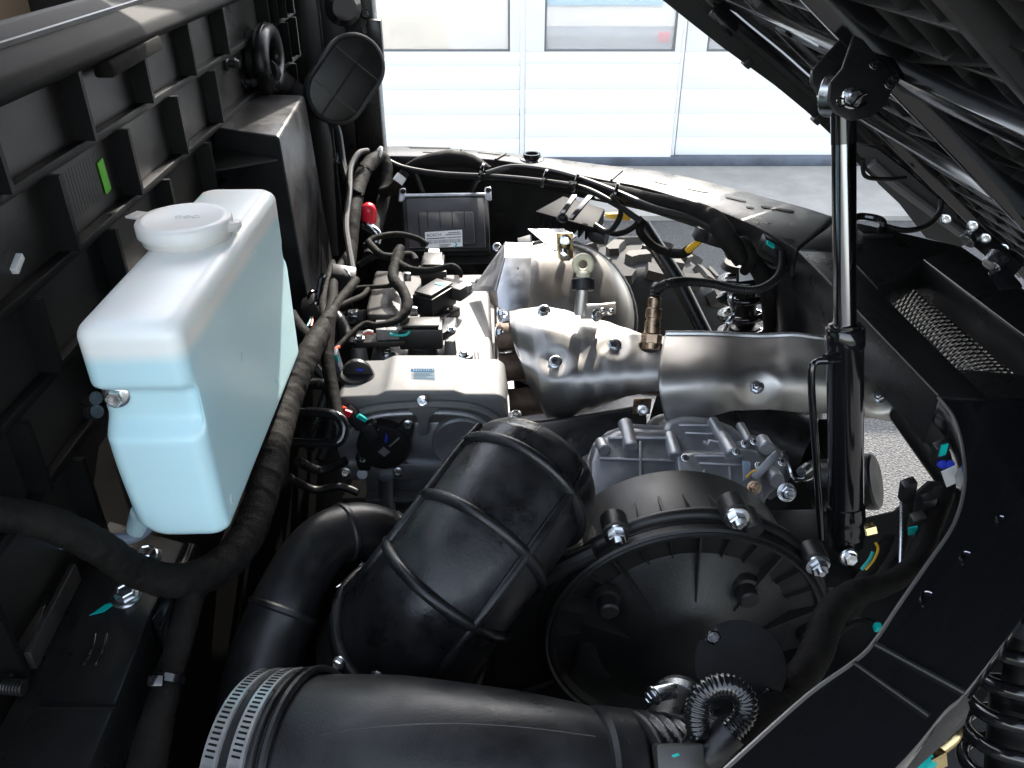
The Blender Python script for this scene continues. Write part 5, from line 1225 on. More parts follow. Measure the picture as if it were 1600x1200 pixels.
for k in range(9):      # little gussets between flange and case
    a = R(58 + k * 11)
    d = Vector((math.cos(a), 0, math.sin(a))); s_ = Vector((-d.z, 0, d.x)) * 0.001
    p0 = cc + d * RC * 1.0 - ax * 0.014; p1 = cc + d * RC * 0.915 - ax * 0.062; p2 = cc + d * RC * 0.90 - ax * 0.012; s_ *= 1.6
    mesh_obj('gusset', prism([p0 + d * 0.004 - s_, p1 - s_, p2 - s_], s_ * 2), 'plastic', t)
for x, y in ((963, 834), (1150, 807), (1277, 881), (1269, 1000)):
    p = ppl(x, y, cc + ax * 0.014, ax)
    dirn = (p - cc); dirn.y = 0; dirn.normalize()
    mesh_obj('flange_boss', join(cyl(p - ax * 0.024, p, 0.0135, 26, ch=0.002)), 'plastic', t, smooth=40)
    bolt(t, p + ax * 0.0015, ax, 0.0122, kind='nut', name='flange_nut')
fl_ = [cc - ax * 0.012 + Vector((math.cos(a), 0, math.sin(a))) * RC * 1.0 for a in [R(-20 + 4 * k) for k in range(56)]]
mesh_obj('flange_rim', tube(fl_, 0.0075, 10, 1), 'plastic', t, smooth=50)
p = ppl(1180, 830, cc + ax * 0.01, ax); mesh_obj('plain_boss', cyl(p - ax * 0.03, p, 0.0095, 22, ch=0.002), 'plastic', t)
# side body of the belt case running left under the rubber boot
mesh_obj('side_body', prism([pyy(848, 905, CY + 0.01), pyy(918, 878, CY + 0.01), pyy(905, 1050, CY + 0.01), pyy(860, 1080, CY + 0.01), pyy(770, 1080, CY + 0.01), pyy(770, 980, CY + 0.01)], (0, 0.10, 0)), 'plastic', t, bevel=0.006)
mesh_obj('body_ridge', tube([pyy(x, y, CY + 0.004) for x, y in ((916, 880), (908, 960), (903, 1046))], 0.004, 10, 2), 'plastic2', t)
mesh_obj('body_ridge', tube([pyy(x, y, CY + 0.004) for x, y in ((903, 1046), (870, 1062), (820, 1080))], 0.004, 10, 2), 'plastic2', t)
mesh_obj('flange_arm', tube([pyy(x, y, CY - 0.004) for x, y in ((930, 862), (880, 886), (830, 915), (790, 945))], 0.009, 10, 4), 'plastic', t)
mesh_obj('lower_step', prism([pyy(905, 1010, CY - 0.01), pyy(935, 1005, CY - 0.01), pyy(1010, 1062, CY - 0.01), pyy(890, 1062, CY - 0.01)], (0, 0.04, 0)), 'plastic', t, bevel=0.004)

t = thing('round_plate', 'round flat black cover plate with two notched bolts on the belt cover', 'cover plate')
pc = pd(1156, 1040, 0.63); pn = (CAMP - pc).normalized(); pn = (pn + Vector((0, -0.15, 0.05))).normalized()
rp_ = 69 * 0.63 / F
x_, y_, n_ = basis(pn)
ang1 = math.atan2((pd(1118, 1000, 0.63) - pc).dot(y_), (pd(1118, 1000, 0.63) - pc).dot(x_))
ang2 = math.atan2((pd(1194, 1080, 0.63) - pc).dot(y_), (pd(1194, 1080, 0.63) - pc).dot(x_))
poly = []
for k in range(96):
    a = 2 * math.pi * k / 96; r = rp_
    for b in (ang1, ang2):
        d = abs((a - b + math.pi) % (2 * math.pi) - math.pi)
        if d < 0.17: r = rp_ * 0.70
    poly.append(pc + x_ * math.cos(a) * r + y_ * math.sin(a) * r)
mesh_obj('disc', prism(poly, pn * 0.004), 'matt', t, bevel=0.0006)
mesh_obj('barrel', cyl(pc - pn * 0.05, pc - pn * 0.0005, rp_ * 0.93, 48), 'plastic', t)
for b in (ang1, ang2):
    bolt(t, pc + (x_ * math.cos(b) + y_ * math.sin(b)) * rp_ * 0.80 - pn * 0.001, pn, 0.0058, 'gloss')

# ================================================================== RUBBER DUCTS
t = thing('rubber_boot', 'large black rubber air boot with crossing raised ribs', 'air duct')
path = px2([(645, 985, 0.822), (667, 958, 0.802), (699, 916, 0.789), (745, 855, 0.803), (797, 784, 0.832), (829, 743, 0.855), (842, 725, 0.864), (850, 714, 0.870), (853, 710, 0.872)])
rr = [0.0775, 0.0735, 0.071, 0.0715, 0.0735, 0.074, 0.068, 0.050, 0.012]
Pm, Qm = smooth_path(path, rr, 10)
def boot_rf(L, a): return 1 + 0.008 * mnoise.noise(Vector((L * 30, math.cos(a) * 2, math.sin(a) * 2)))
body = mesh_obj('boot', finetube(path, rr, 0.006, 56, boot_rf), 'rubber', t, smooth=60)
T_, X_, Y_ = frames(Pm)
def ringrib(i, r=0.0058, grow=1.01):
    pts = [Pm[i] + X_[i] * math.cos(2 * math.pi * k / 56) * Qm[i] * grow + Y_[i] * math.sin(2 * math.pi * k / 56) * Qm[i] * grow for k in range(57)]
    return mesh_obj('ring_rib', tube(pts, r, 10, 1, False), 'rubber', t, smooth=60)
for i in (20, 31, 43): ringrib(i)
ringrib(0, 0.0062, 1.03); 
# long ribs: directions chosen facing the camera
def longrib(ang, i0, i1, r=0.0055):
    pts = []
    for i in range(i0, i1):
        d = (CAMP - Pm[i]); d = (d - T_[i] * d.dot(T_[i])).normalized(); s_ = T_[i].cross(d)
        pts.append(Pm[i] + (d * math.cos(ang) + s_ * math.sin(ang)) * Qm[i] * 1.008)
    return mesh_obj('long_rib', tube(pts, r, 10, 2), 'rubber', t, smooth=60)
longrib(R(34), 2, 54); longrib(R(-76), 2, 50); longrib(R(120), 2, 54)
mesh_obj('band_clamp', lathe(Pm[0] - T_[0] * 0.010, T_[0], [(Qm[0] * 1.0, -0.012), (Qm[0] * 1.035, -0.011), (Qm[0] * 1.035, 0.001), (Qm[0] * 1.0, 0.002)], 64), 'gloss', t)
mesh_obj('collar', lathe(Pm[0] - T_[0] * 0.012, -T_[0], [(Qm[0] * 1.02, 0), (Qm[0] * 1.02, 0.05)], 56), 'plastic', t)
for x, y in ((531, 1035), (590, 1058)): bolt(t, pd(x, y, 0.70), (-0.3, -0.8, 0.2), 0.0065, 'zinc')

t = thing('intake_elbow', 'black plastic intake elbow with a worm clamp beneath the engine', 'air duct')
ep = px2([(625, 852, 0.92), (585, 832, 0.90), (545, 830, 0.88), (505, 850, 0.86), (470, 895, 0.84), (442, 955, 0.82), (418, 1020, 0.81), (404, 1090, 0.80), (396, 1180, 0.80)])
mesh_obj('elbow', finetube(ep, [0.030, 0.030, 0.030, 0.031, 0.032, 0.034, 0.036, 0.038, 0.038], 0.006, 36), 'plastic2', t, smooth=60)
Pe, Qe = smooth_path(ep, [0.030, 0.030, 0.030, 0.031, 0.032, 0.034, 0.036, 0.038, 0.038], 6); Te, Xe, Ye = frames(Pe)
for i in (13, 30):
    mesh_obj('mould_ring', lathe(Pe[i], Te[i], [(Qe[i], -0.004), (Qe[i] + 0.002, -0.002), (Qe[i] + 0.002, 0.002), (Qe[i], 0.004)], 40), 'plastic2', t)
cl = mesh_obj('worm_clamp', lathe(Pe[3], Te[3], [(Qe[3], -0.007), (Qe[3] + 0.0018, -0.0065), (Qe[3] + 0.0018, 0.0065), (Qe[3], 0.007)], 48), 'zinc', t)
bolt(cl, pd(570, 883, 0.855), (-0.6, -0.4, -0.2), 0.0062, 'zinc')
mesh_obj('clamp_tail', tube(px2([(563, 893, 0.85), (540, 908, 0.85), (526, 917, 0.85)]), [0.0025, 0.0016, 0.0008], 6, 3), 'zinc', t)

t = thing('intake_duct', 'wide black plastic intake duct lying across the front with worm clamps', 'air duct')
dp = [pd(440, 1217, 0.640), pd(480, 1218, 0.634), pd(620, 1222, 0.615), pd(800, 1236, 0.598), pd(935, 1250, 0.592), pd(985, 1256, 0.592)]
dr = [0.0775, 0.0772, 0.0758, 0.069, 0.061, 0.0575]
mesh_obj('duct', finetube(dp, dr, 0.006, 60), 'plastic2', t, smooth=60)
Pd, Qd = smooth_path(dp, dr, 8); Td, Xd, Yd = frames(Pd)
def ringat(s, h, w, mat, name, par=t):
    i = min(len(Pd) - 1, max(0, int(s)))
    return mesh_obj(name, lathe(Pd[i], Td[i], [(Qd[i], -w / 2), (Qd[i] + h, -w / 2 + 0.001), (Qd[i] + h, w / 2 - 0.001), (Qd[i], w / 2)], 72), mat, par)
mesh_obj('cuff', finetube([pd(404, 1216, 0.6435), pd(450, 1217, 0.638), pd(488, 1218, 0.633)], 0.0797, 0.006, 60), 'rubber', t, smooth=60)
mesh_obj('end_bead', torus(pd(492, 1218, 0.6325), (pd(440, 1217, 0.6385) - pd(400, 1216, 0.644)), 0.0805, 0.0035, 72, 8), 'rubber', t)
mesh_obj('end_bead', torus(pd(476, 1218, 0.6345), (pd(440, 1217, 0.6385) - pd(400, 1216, 0.644)), 0.0805, 0.0025, 72, 8), 'rubber', t)
def clamp(px, D, r):
    c = pd(px, 1215.5, D); ax_ = (pd(436, 1217, 0.639) - pd(400, 1216, 0.644)).normalized()
    o = mesh_obj('worm_clamp', lathe(c, ax_, [(r, -0.0065), (r + 0.0016, -0.006), (r + 0.0016, 0.006), (r, 0.0065)], 72), 'clampsteel', t)
    x_, y_, n_ = basis(ax_); d0 = (CAMP - c); d0 = (d0 - ax_ * d0.dot(ax_)).normalized(); s_ = ax_.cross(d0)
    for k in range(26):                                  # worm slots
        a = -0.15 - k * 0.050; d = d0 * math.cos(a) + s_ * math.sin(a); tt = -d0 * math.sin(a) + s_ * math.cos(a)
        mesh_obj('clamp_slot', obox(c + d * (r + 0.0017), ax_ * 0.0036 + tt * 0.0006, tt * 0.0008, d * 0.0002), 'rib', o)
    d = d0 * math.cos(0.06) + s_ * math.sin(0.06); tt = -d0 * math.sin(0.06) + s_ * math.cos(0.06)
    mesh_obj('clamp_screw', cyl(c + d * (r + 0.006) - tt * 0.010, c + d * (r + 0.006) + tt * 0.014, 0.0055, 16), 'clampsteel', o)
    mesh_obj('clamp_housing', obox(c + d * (r + 0.004), ax_ * 0.0068, tt * 0.006, d * 0.004), 'clampsteel', o, bevel=0.0015)
clamp(416, 0.642, 0.0799); clamp(454, 0.6372, 0.0799)
mesh_obj('mould_seam', tube([pd(500, 1148, 0.566), pd(560, 1138, 0.558), pd(700, 1130, 0.544), pd(820, 1136, 0.541), pd(930, 1150, 0.546)], 0.0005, 6, 6), 'plastic2', t)
bel = [pd(968, 1250, 0.588), pd(1020, 1252, 0.60), pd(1080, 1250, 0.615), pd(1140, 1240, 0.63)]
mesh_obj('bellows', finetube(bel, [0.060, 0.060, 0.058, 0.054], 0.0015, 56, corrugated(0.0115, 0.035)), 'rubber', t, smooth=70)
mesh_obj('duct_collar', cyl(pd(915, 1246, 0.583), pd(968, 1252, 0.588), 0.0625, 56, ch=0.003), 'plastic2', t)

# ================================================================== LIFT STRUT
t = thing('lift_strut', 'black hydraulic lift strut with chromed rod holding up the bed', 'strut')
sb, stp = pd(1322, 850, 0.95), pd(1318, 150, 0.80)
sd = (stp - sb).normalized(); SL = (stp - sb).length
pj = pd(1321, 512, 0.872); Lj = (pj - sb).dot(sd)
mesh_obj('cylinder', lathe(sb, sd, [(0.014, -0.006), (0.0190, 0.0), (0.0192, Lj - 0.022), (0.0205, Lj - 0.020), (0.0205, Lj - 0.002), (0.0195, Lj), (0.013, Lj + 0.0005)], 40), 'gloss', t)
mesh_obj('gland', lathe(sb + sd * (Lj - 0.001), sd, [(0.0165, 0), (0.0165, 0.005), (0.0125, 0.006)], 32), 'gloss', t)
mesh_obj('rod', cyl(sb + sd * Lj, sb + sd * (SL - 0.022), 0.0118, 40), 'chrome', t)
mesh_obj('rod_end', cyl(sb + sd * (SL - 0.045), sb + sd * (SL - 0.012), 0.0122, 32), 'gloss', t)
mesh_obj('rod_eye', cyl(pd(1291, 148, 0.815), pd(1330, 150, 0.80), 0.021, 32, ch=0.001), 'zinc', t)
mesh_obj('oil_line', tube(px2([(1316, 560, 0.87), (1298, 563, 0.865), (1276, 566, 0.87), (1268, 580, 0.872), (1270, 640, 0.885), (1277, 740, 0.91), (1284, 842, 0.935)]), 0.0040, 12, 8), 'gloss', t)
mesh_obj('line_port', cyl(pd(1306, 556, 0.868), pd(1290, 562, 0.865), 0.006, 14), 'gloss', t)
mesh_obj('wrap', finetube([sb + sd * 0.012, sb + sd * 0.05], 0.0205, 0.003, 28, taped(60, 0.02, 0.02)), 'gloss', t)
bolt(t, pd(1326, 870, 0.93), (0, -1, 0.3), 0.011, 'zinc')
# clevis ears
t = thing('strut_clevis', 'black two eared clevis bracket pinned to the strut under the bed', 'bracket')
def ear(dx, dy, D, name='ear'):
    pts = [(1336, 55), (1350, 62), (1392, 112), (1400, 130), (1385, 165), (1360, 185), (1330, 190), (1305, 178), (1295, 158), (1298, 132), (1318, 108)]
    return mesh_obj(name, prism([pd(x + dx, y + dy, D) for x, y in pts], (-0.001, 0.005, 0)), 'paint', t, bevel=0.0015)
ear(0, 0, 0.775)
mesh_obj('ear', prism([pd(x, y, 0.83) for x, y in ((1352, 40), (1372, 60), (1330, 118), (1300, 170), (1280, 150), (1268, 130), (1270, 112), (1285, 95), (1318, 60))], (-0.001, 0.006, 0)), 'paint', t, bevel=0.0015)
mesh_obj('base_plate', prism([pd(1335, 52, 0.86), pd(1352, 45, 0.86), pd(1420, 115, 0.80), pd(1398, 125, 0.77)], (0.005, 0.0, 0.004)), 'gloss', t, bevel=0.001)
p0, p1 = pd(1338, 152, 0.758), pd(1286, 150, 0.84)
mesh_obj('pin', cyl(p0, p1, 0.0070, 28, ch=0.0015), 'zinc', t)
mesh_obj('pin_collar', torus(pd(1331, 153, 0.768), p1 - p0, 0.0086, 0.0018, 24, 8), 'zinc', t)
mesh_obj('hairpin', tube(px2([(1354, 146, 0.758), (1342, 152, 0.756), (1330, 164, 0.757), (1320, 164, 0.758), (1314, 167, 0.758), (1308, 160, 0.758), (1311, 154, 0.758), (1319, 155, 0.758), (1322, 162, 0.757), (1340, 168, 0.757), (1354, 160, 0.758)]), 0.0010, 6, 6), 'chrome', t)
for x, y in ((1366, 101), (1390, 132), (1397, 123)): bolt(t, pd(x, y, 0.772), -FW, 0.0052, 'gloss')

# ================================================================== SPRINGS
def spring(name, label, top, bot, Rm, rw, turns, group=None):
    t = thing(name, label, 'coil spring', group)
    top, bot = Vector(top), Vector(bot); ax_ = bot - top; x_, y_, n_ = basis(ax_)
    N = int(turns * 28)
    pts = [top + ax_ * (k / N) + (x_ * math.cos(2 * math.pi * turns * k / N) + y_ * math.sin(2 * math.pi * turns * k / N)) * Rm for k in range(N + 1)]
    mesh_obj('coil', tube(pts, rw, 12, 1), 'gloss', t, smooth=60)
    mesh_obj('damper', lathe(top, ax_, [(Rm * 0.42, 0), (Rm * 0.42, ax_.length * 0.45), (Rm * 0.62, ax_.length * 0.46), (Rm * 0.62, ax_.length)], 28), 'paint', t)
    mesh_obj('upper_cup', lathe(top, ax_, [(Rm * 0.5, -0.012), (Rm * 0.9, -0.010), (Rm * 1.05, 0.0), (Rm * 0.7, 0.004)], 32), 'rib', t)
    return t
spring('shock_spring', 'glossy black coil spring on shock under the near rim corner', pd(1612, 960, 0.66), pd(1590, 1230, 0.70), 0.042, 0.0062, 5.6, 'shock springs')
t = spring('shock_spring', 'glossy black coil spring on shock behind the pipe shield, far wheel side', pd(1168, 415, 1.50), pd(1160, 610, 1.62), 0.046, 0.0072, 7.4, 'shock springs')
mesh_obj('chain_link', tube(px2([(1148, 445, 1.46), (1141, 465, 1.46), (1146, 490, 1.47), (1138, 505, 1.47), (1132, 522, 1.48)]), [0.004, 0.006, 0.004, 0.006, 0.004], 8, 6), 'zinc', t)
mesh_obj('cup_plate', prism(px2([(1120, 466, 1.5), (1148, 452, 1.5), (1152, 462, 1.5), (1128, 474, 1.5)]), (0, 0.006, 0)), 'paint', t)

# perforated silencer can seen through the frame window
t = thing('perforated_can', 'perforated bright steel silencer can under the frame window', 'silencer')
a, b = pz(1402, 448, 0.885), pz(1600, 668, 0.885)
can = mesh_obj('can', tube([a, a.lerp(b, 0.5), b], 0.058, 48, 2, caps=False), 'perf', t, smooth=60)
uvl = can.data.uv_layers.new(name='wrap'); nr = len(can.data.vertices) // 48
for pl_ in can.data.polygons:
    ks = [can.data.loops[li].vertex_index % 48 for li in pl_.loop_indices]; wrap = max(ks) - min(ks) > 24
    for li, k in zip(pl_.loop_indices, ks):
        i = can.data.loops[li].vertex_index // 48
        uvl.data[li].uv = ((k + (48 if wrap and k < 24 else 0)) / 48, i / (nr - 1))
mesh_obj('end_ring', torus(a, b - a, 0.055, 0.006, 40, 8), 'rib', t)

# ================================================================== WHEEL
t = thing('off_road_tyre', 'knobbly black off-road tyre standing on the asphalt beyond the frame', 'wheel')
wc = Vector((0.372, 1.95, 0.345)); WR = 0.315; WW = 0.24
mesh_obj('tyre', lathe(wc - Vector((0, WW / 2, 0)), (0, 1, 0), [(0.17, 0.02), (0.24, -0.004), (0.285, 0.006), (WR - 0.006, 0.035), (WR, WW / 2), (WR - 0.006, WW - 0.035), (0.285, WW - 0.006), (0.24, WW + 0.004), (0.17, WW - 0.02)], 64), M('dusty tyre rubber', (0.010, 0.0095, 0.009), 0.75, bump=0.4, bs=200, cvar=0.3, cs=30), t, smooth=50)
mesh_obj('rim', lathe(wc - Vector((0, WW / 2 - 0.03, 0)), (0, 1, 0), [(0.0, 0.04), (0.10, 0.03), (0.15, 0.0), (0.172, 0.0), (0.172, 0.18)], 40), 'paint', t)
knob_m = M('tread rubber', (0.055, 0.049, 0.041), 0.7, bump=0.4, bs=250, cvar=0.25, cs=40)
def knob():
    P_ = [(-0.036, -0.016), (0.016, -0.026), (0.036, -0.008), (0.030, 0.022), (0.004, 0.016), (-0.034, 0.022)]
    n = len(P_)
    V = [(x, y, -0.008) for x, y in P_] + [(x * 0.94, y * 0.92, 0.016) for x, y in P_] + [(0, 0, 0.0160)]
    Fc = [(i, (i + 1) % n, n + (i + 1) % n, n + i) for i in range(n)] + [(n + i, n + (i + 1) % n, 2 * n) for i in range(n)]
    return V, Fc
MT['knob'] = knob_m
km = shared_mesh('tread_knob', knob, 'knob', 30)
nk = 22
for k in range(nk):
    for row, yo in enumerate((-0.100, -0.038, 0.030, 0.094)):
        a = 2 * math.pi * (k + (0.5 if row % 2 else 0.0)) / nk
        d = Vector((math.cos(a), 0, math.sin(a)))
        if d.z < 0.2: continue
        rad = WR - (0.010 if row in (0, 3) else 0.0)
        nrm = (d + Vector((0, (-0.35, 0, 0, 0.35)[row], 0))).normalized()
        place('tread_knob', km, t, wc + d * rad + Vector((0, yo, 0)), nrm, (0.92, 0.86, 1.1), spin=R(20 if row % 2 else -25))
mesh_obj('ground_tread', box(wc.x - 0.06, wc.x + 0.06, wc.y - 0.1, wc.y + 0.1, 0.0, 0.04), 'knob', t, bevel=0.01)

# ================================================================== SMALL PARTS
t = thing('finned_regulator', 'finned black voltage regulator hung on a bracket under the rim rail', 'regulator')
f0, f1, f2, f3 = pd(836, 330, 1.50), pd(880, 306, 1.54), pd(945, 326, 1.50), pd(930, 356, 1.44)
un = (f1 - f0).cross(f3 - f0).normalized()
if un.z < 0: un = -un
mesh_obj('body', prism([f0, f1, f2, f3], -un * 0.012), 'matt', t, bevel=0.002)
for k in range(9):
    a, b = f0.lerp(f3, 0.04 + k * 0.115), f1.lerp(f2, 0.04 + k * 0.115)
    mesh_obj('fin', bar(a - un * 0.018, b - un * 0.018, 0.0035, 0.022, un), 'matt', t, bevel=0.0008)
for x0, y0, x1, y1 in ((873, 343, 898, 305), (892, 343, 922, 306)):
    mesh_obj('strap', bar(pd(x0, y0, 1.43), pd(x1, y1, 1.47), 0.010, 0.004, un), 'gloss', t, bevel=0.001)
bolt(t, pd(935, 304, 1.44), (0, -1, 0.5), 0.009); bolt(t, pd(879, 341, 1.425), (0, -0.6, 0.8), 0.010, 'paint')
mesh_obj('hose', tube(px2([(948, 372, 1.45), (930, 368, 1.46), (925, 350, 1.48)]), 0.013, 14, 4), 'rubber', t)

t = thing('grab_bar', 'glossy black bent tube bracket sticking out beside the main harness', 'bracket')
mesh_obj('bent_tube', tube(px2([(452, 642, 1.02), (490, 644, 1.0), (522, 648, 0.985), (536, 660, 0.98), (536, 680, 0.98), (524, 692, 0.98), (490, 692, 0.99), (450, 690, 1.0)]), 0.0062, 14, 8), 'gloss', t, smooth=60)
t = thing('latch_hook', 'black bent wire latch standing on the rear frame', 'latch')
mesh_obj('wire_loop', tube([pz(1328, 344, RZ + 0.03), pz(1345, 338, RZ + 0.03), pz(1372, 342, RZ + 0.03), pz(1380, 350, RZ + 0.028), pz(1374, 366, RZ + 0.0)], 0.0055, 10, 6), 'gloss', t)
mesh_obj('foot', obox(pz(1368, 366, RZ + 0.002), (0.025, 0, 0), (0, 0.010, 0), (0, 0, 0.005)), 'paint', t, bevel=0.001)

t = thing('corner_harness', 'black taped harness with plugs running inside the near rim corner', 'wiring')
mesh_obj('trunk', finetube(px2([(1130, 1178, 0.56), (1180, 1130, 0.60), (1240, 1072, 0.64), (1275, 1020, 0.67), (1295, 965, 0.70), (1330, 930, 0.72), (1385, 912, 0.74), (1430, 880, 0.76), (1455, 820, 0.79), (1475, 770, 0.82)]), [0.012, 0.0125, 0.0125, 0.013, 0.013, 0.012, 0.010, 0.0095, 0.010, 0.010], 0.0022, 18, taped(70, 0.03, 0.05)), 'tape', t)
mesh_obj('branch', finetube(px2([(1365, 925, 0.75), (1400, 870, 0.80), (1415, 820, 0.84), (1420, 775, 0.86)]), [0.008, 0.007, 0.006, 0.006], 0.0022, 12, taped(72, 0.02, 0.05)), 'tape', t)
mesh_obj('branch', finetube(px2([(1300, 975, 0.74), (1340, 930, 0.80), (1370, 890, 0.84), (1395, 850, 0.88)]), 0.012, 0.0022, 14, taped(74, 0.02, 0.05)), 'tape', t)
pls = ((1432, 818, 'taupe'), (1448, 790, 'plastic2'), (1468, 708, 'plastic2'), (1418, 766, 'plastic2'))
for x, y, m in pls:
    mesh_obj('plug', obox(pd(x, y, 0.80), (0.006, 0, 0.003), (0, 0.006, 0), (-0.004, -0.004, 0.014)), m, t, bevel=0.0015)
mesh_obj('plug_mark', obox(pd(1426, 829, 0.785), (0.004, 0, 0.001), (0, 0.001, 0), (-0.002, -0.002, 0.006)), 'teal', t)
mesh_obj('plug_mark', obox(pd(1474, 703, 0.785), (0.003, 0, 0.001), (0, 0.001, 0), (-0.001, -0.001, 0.007)), 'teal', t)
mesh_obj('white_tag', obox(pd(1486, 744, 0.80), (0.006, 0, 0.004), (0, 0.001, 0), (-0.005, 0, 0.009)), 'white', t)
for k, m in enumerate(('blue', 'blue')):
    mesh_obj('plug_seal', lathe(pd(1470 + 12 * k, 725, 0.80), -FW, [(0.0042, 0), (0.0042, 0.004), (0, 0.0045)], 14), m, t)
mesh_obj('lead', tube(px2([(1408, 785, 0.80), (1408, 830, 0.79), (1406, 890, 0.78)]), 0.0016, 8, 4), 'zinc', t)
mesh_obj('lead', tube(px2([(1352, 890, 0.80), (1365, 875, 0.80), (1372, 858, 0.80), (1368, 848, 0.80)]), 0.0014, 8, 4), 'yellow', t)
mesh_obj('lead', tube(px2([(1346, 890, 0.80), (1358, 875, 0.80), (1364, 862, 0.80)]), 0.0018, 8, 4), 'teal', t)
mesh_obj('lead', tube(px2([(1392, 990, 0.70), (1350, 968, 0.72), (1315, 985, 0.74), (1305, 1000, 0.75)]), 0.0028, 8, 5), 'wire', t)
mesh_obj('clip_tag', obox(pd(1371, 980, 0.69), (0.003, 0, 0), (0, 0.003, 0.001), (0, -0.001, 0.0035)), 'teal', t, bevel=0.0015)

t = thing('vent_hose', 'ribbed black conduit looping back on itself by the round cover plate', 'hose')
mesh_obj('conduit', finetube(px2([(1093, 1148, 0.56), (1088, 1118, 0.56), (1098, 1086, 0.56), (1120, 1072, 0.56), (1146, 1074, 0.56), (1164, 1092, 0.56), (1162, 1118, 0.56), (1142, 1142, 0.56)]), 0.0080, 0.0007, 18, corrugated(0.0029, 0.07)), 'gloss', t, smooth=70)
mesh_obj('boot', tube(px2([(1142, 1142, 0.56), (1120, 1165, 0.56), (1100, 1182, 0.56)]), [0.0115, 0.012, 0.0115], 18, 4), 'rubber', t)
mesh_obj('boot', tube(px2([(1096, 1168, 0.57), (1080, 1190, 0.57)]), [0.013, 0.013], 18, 1), 'rubber', t)
mesh_obj('junction', obox(pd(1060, 1190, 0.55), (0.016, 0, 0), (0, 0.008, 0.008), (0, -0.006, 0.008)), 'taupe', t, bevel=0.002)
mesh_obj('mark', obox(pd(1056, 1180, 0.535), (0.002, 0, 0.001), (0, 0.0005, 0), (-0.0006, 0, 0.0006)), 'teal', t)

t = thing('hose_clamp', 'zinc worm clamp around the belt cover hose stub', 'clamp')
c = pd(1060, 1112, 0.675); d = (pd(1070, 1085, 0.70) - c).normalized()
mesh_obj('stub', cyl(c - d * 0.05, c + d * 0.012, 0.026, 40), 'rubber', t)
mesh_obj('band', lathe(c, d, [(0.0262, -0.005), (0.0275, -0.0045), (0.0275, 0.0045), (0.0262, 0.005)], 48), 'zinc', t)
bolt(t, pd(1022, 1086, 0.62), (-0.8, -0.5, 0), 0.0075, 'zinc'); mesh_obj('screw_housing', obox(pd(1040, 1082, 0.622), (0.009, 0, 0.002), (0, 0.004, 0), (-0.001, 0, 0.005)), 'zinc', t, bevel=0.0015)

t = thing('brake_pipe', 'gold passivated pipe and fitting beside the near spring', 'pipe')
mesh_obj('pipe', tube(px2([(1455, 1172, 0.64), (1475, 1165, 0.64), (1492, 1148, 0.64), (1492, 1130, 0.65)]), 0.0052, 12, 6), 'gold', t)
mesh_obj('fitting', cyl(pd(1440, 1192, 0.63), pd(1462, 1180, 0.64), 0.0105, 6), 'gold', t)
mesh_obj('mark', cyl(pd(1432, 1197, 0.625), pd(1446, 1187, 0.632), 0.009, 14), 'teal', t)

t = thing('starter_can', 'ribbed black cylindrical canister beyond the lift strut', 'canister')
c0, c1 = pd(1330, 755, 1.12), pd(1372, 752, 1.10)
mesh_obj('can', lathe(c0, c1 - c0, [(0.036, -0.05), (0.036, 0.02), (0.038, 0.022), (0.038, 0.030), (0.035, 0.033), (0, 0.034)], 36), 'plastic2', t)
for x in (1352, 1366): mesh_obj('edge_bead', torus(pd(x, 753, 1.105), c1 - c0, 0.0365, 0.0015, 36, 6), 'plastic2', t)
t = thing('gold_fitting', 'small gold plated coupling at the foot of the lift strut', 'fitting')
mesh_obj('body', join(cyl(pd(1350, 830, 0.95), pd(1366, 826, 0.95), 0.008, 6), cyl(pd(1352, 822, 0.95), pd(1352, 836, 0.95), 0.005, 12)), 'gold', t)

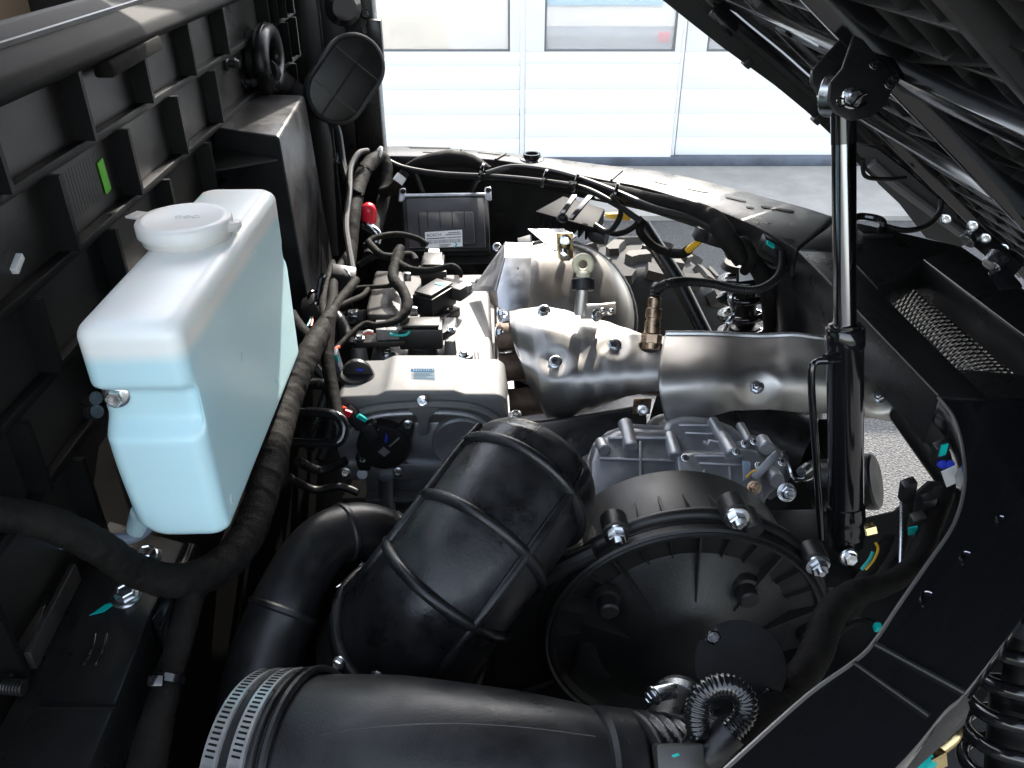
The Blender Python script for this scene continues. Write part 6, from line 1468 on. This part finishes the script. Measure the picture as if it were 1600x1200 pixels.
# dark structure low in the bay
t = thing('bay_floor', 'black skid plate and cross tubes low in the engine bay', 'skid plate')
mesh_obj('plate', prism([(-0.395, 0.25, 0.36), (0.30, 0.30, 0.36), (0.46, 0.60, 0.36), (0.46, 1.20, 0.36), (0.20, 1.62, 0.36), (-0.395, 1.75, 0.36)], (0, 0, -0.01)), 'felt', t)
mesh_obj('cross_tube', tube([Vector((-0.40, 0.60, 0.62)), Vector((0.1, 0.58, 0.55)), Vector((0.40, 0.56, 0.62))], 0.022, 16, 4), 'paint', t)
mesh_obj('cross_tube', tube([Vector((0.05, 1.30, 0.70)), Vector((0.44, 1.22, 0.72))], 0.020, 16, 1), 'paint', t)
mesh_obj('tower', box(0.30, 0.42, 0.66, 0.80, 0.36, 0.78), 'paint', t, bevel=0.008)
mesh_obj('side_sheet', prism([(-0.36, 0.30, 0.36), (0.10, 0.30, 0.36), (0.30, 0.44, 0.36), (0.30, 0.44, 0.84), (0.10, 0.30, 0.84), (-0.30, 0.32, 0.84)], (0, -0.006, 0)), 'plastic', t)
mesh_obj('inner_sheet', box(-0.318, -0.312, 0.34, 1.45, 0.37, 0.80), 'felt', t)  # dark sheet added where the side of the bay is in shadow
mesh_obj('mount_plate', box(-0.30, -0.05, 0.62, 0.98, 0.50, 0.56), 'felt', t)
mesh_obj('axle_boot', tube([Vector((0.30, 1.18, 0.70)), Vector((0.42, 1.10, 0.69)), Vector((0.50, 1.05, 0.68))], [0.07, 0.065, 0.06], 28, 4), 'rubber', t)
t = thing('inner_fender', 'dull black inner fender sheet hanging under the near rim corner', 'fender')
mesh_obj('sheet', prism(px2([(1335, 815, 1.02), (1400, 800, 1.0), (1455, 752, 0.98), (1520, 760, 0.95), (1530, 900, 0.90), (1480, 1040, 0.86), (1380, 1130, 0.82), (1200, 1230, 0.80), (1200, 900, 1.0)]), FW * 0.008), 'rib', t)
mesh_obj('spring_tower', prism(px2([(1480, 900, 0.95), (1700, 880, 0.92), (1720, 1300, 0.84), (1380, 1300, 0.84)]), FW * 0.008), 'rib', t)
mesh_obj('rear_web', prism(px2([(1190, 655, 1.34), (1318, 655, 1.30), (1318, 850, 1.2), (1190, 850, 1.2)]), FW * 0.008), 'rib', t)
t = thing('side_conduits', 'tangle of thin dark hoses between the main harness and the engine', 'hoses')
for k, pts in enumerate(([(470, 600, 1.10), (500, 600, 1.12), (540, 610, 1.1)], [(465, 720, 1.02), (500, 735, 1.05), (540, 720, 1.04)], [(450, 745, 1.0), (490, 765, 1.02), (530, 760, 1.02), (560, 770, 1.02)], [(500, 520, 1.2), (520, 580, 1.15), (505, 640, 1.12), (480, 700, 1.1)], [(480, 560, 1.14), (510, 600, 1.13), (520, 660, 1.1), (500, 720, 1.08)], [(500, 470, 1.25), (530, 500, 1.22), (545, 540, 1.2)])):
    mesh_obj('hose', finetube(px2(pts), (0.008, 0.006, 0.005, 0.010, 0.007, 0.010)[k], 0.004, 12), ('wire', 'rubber')[k % 2], t)
finish()
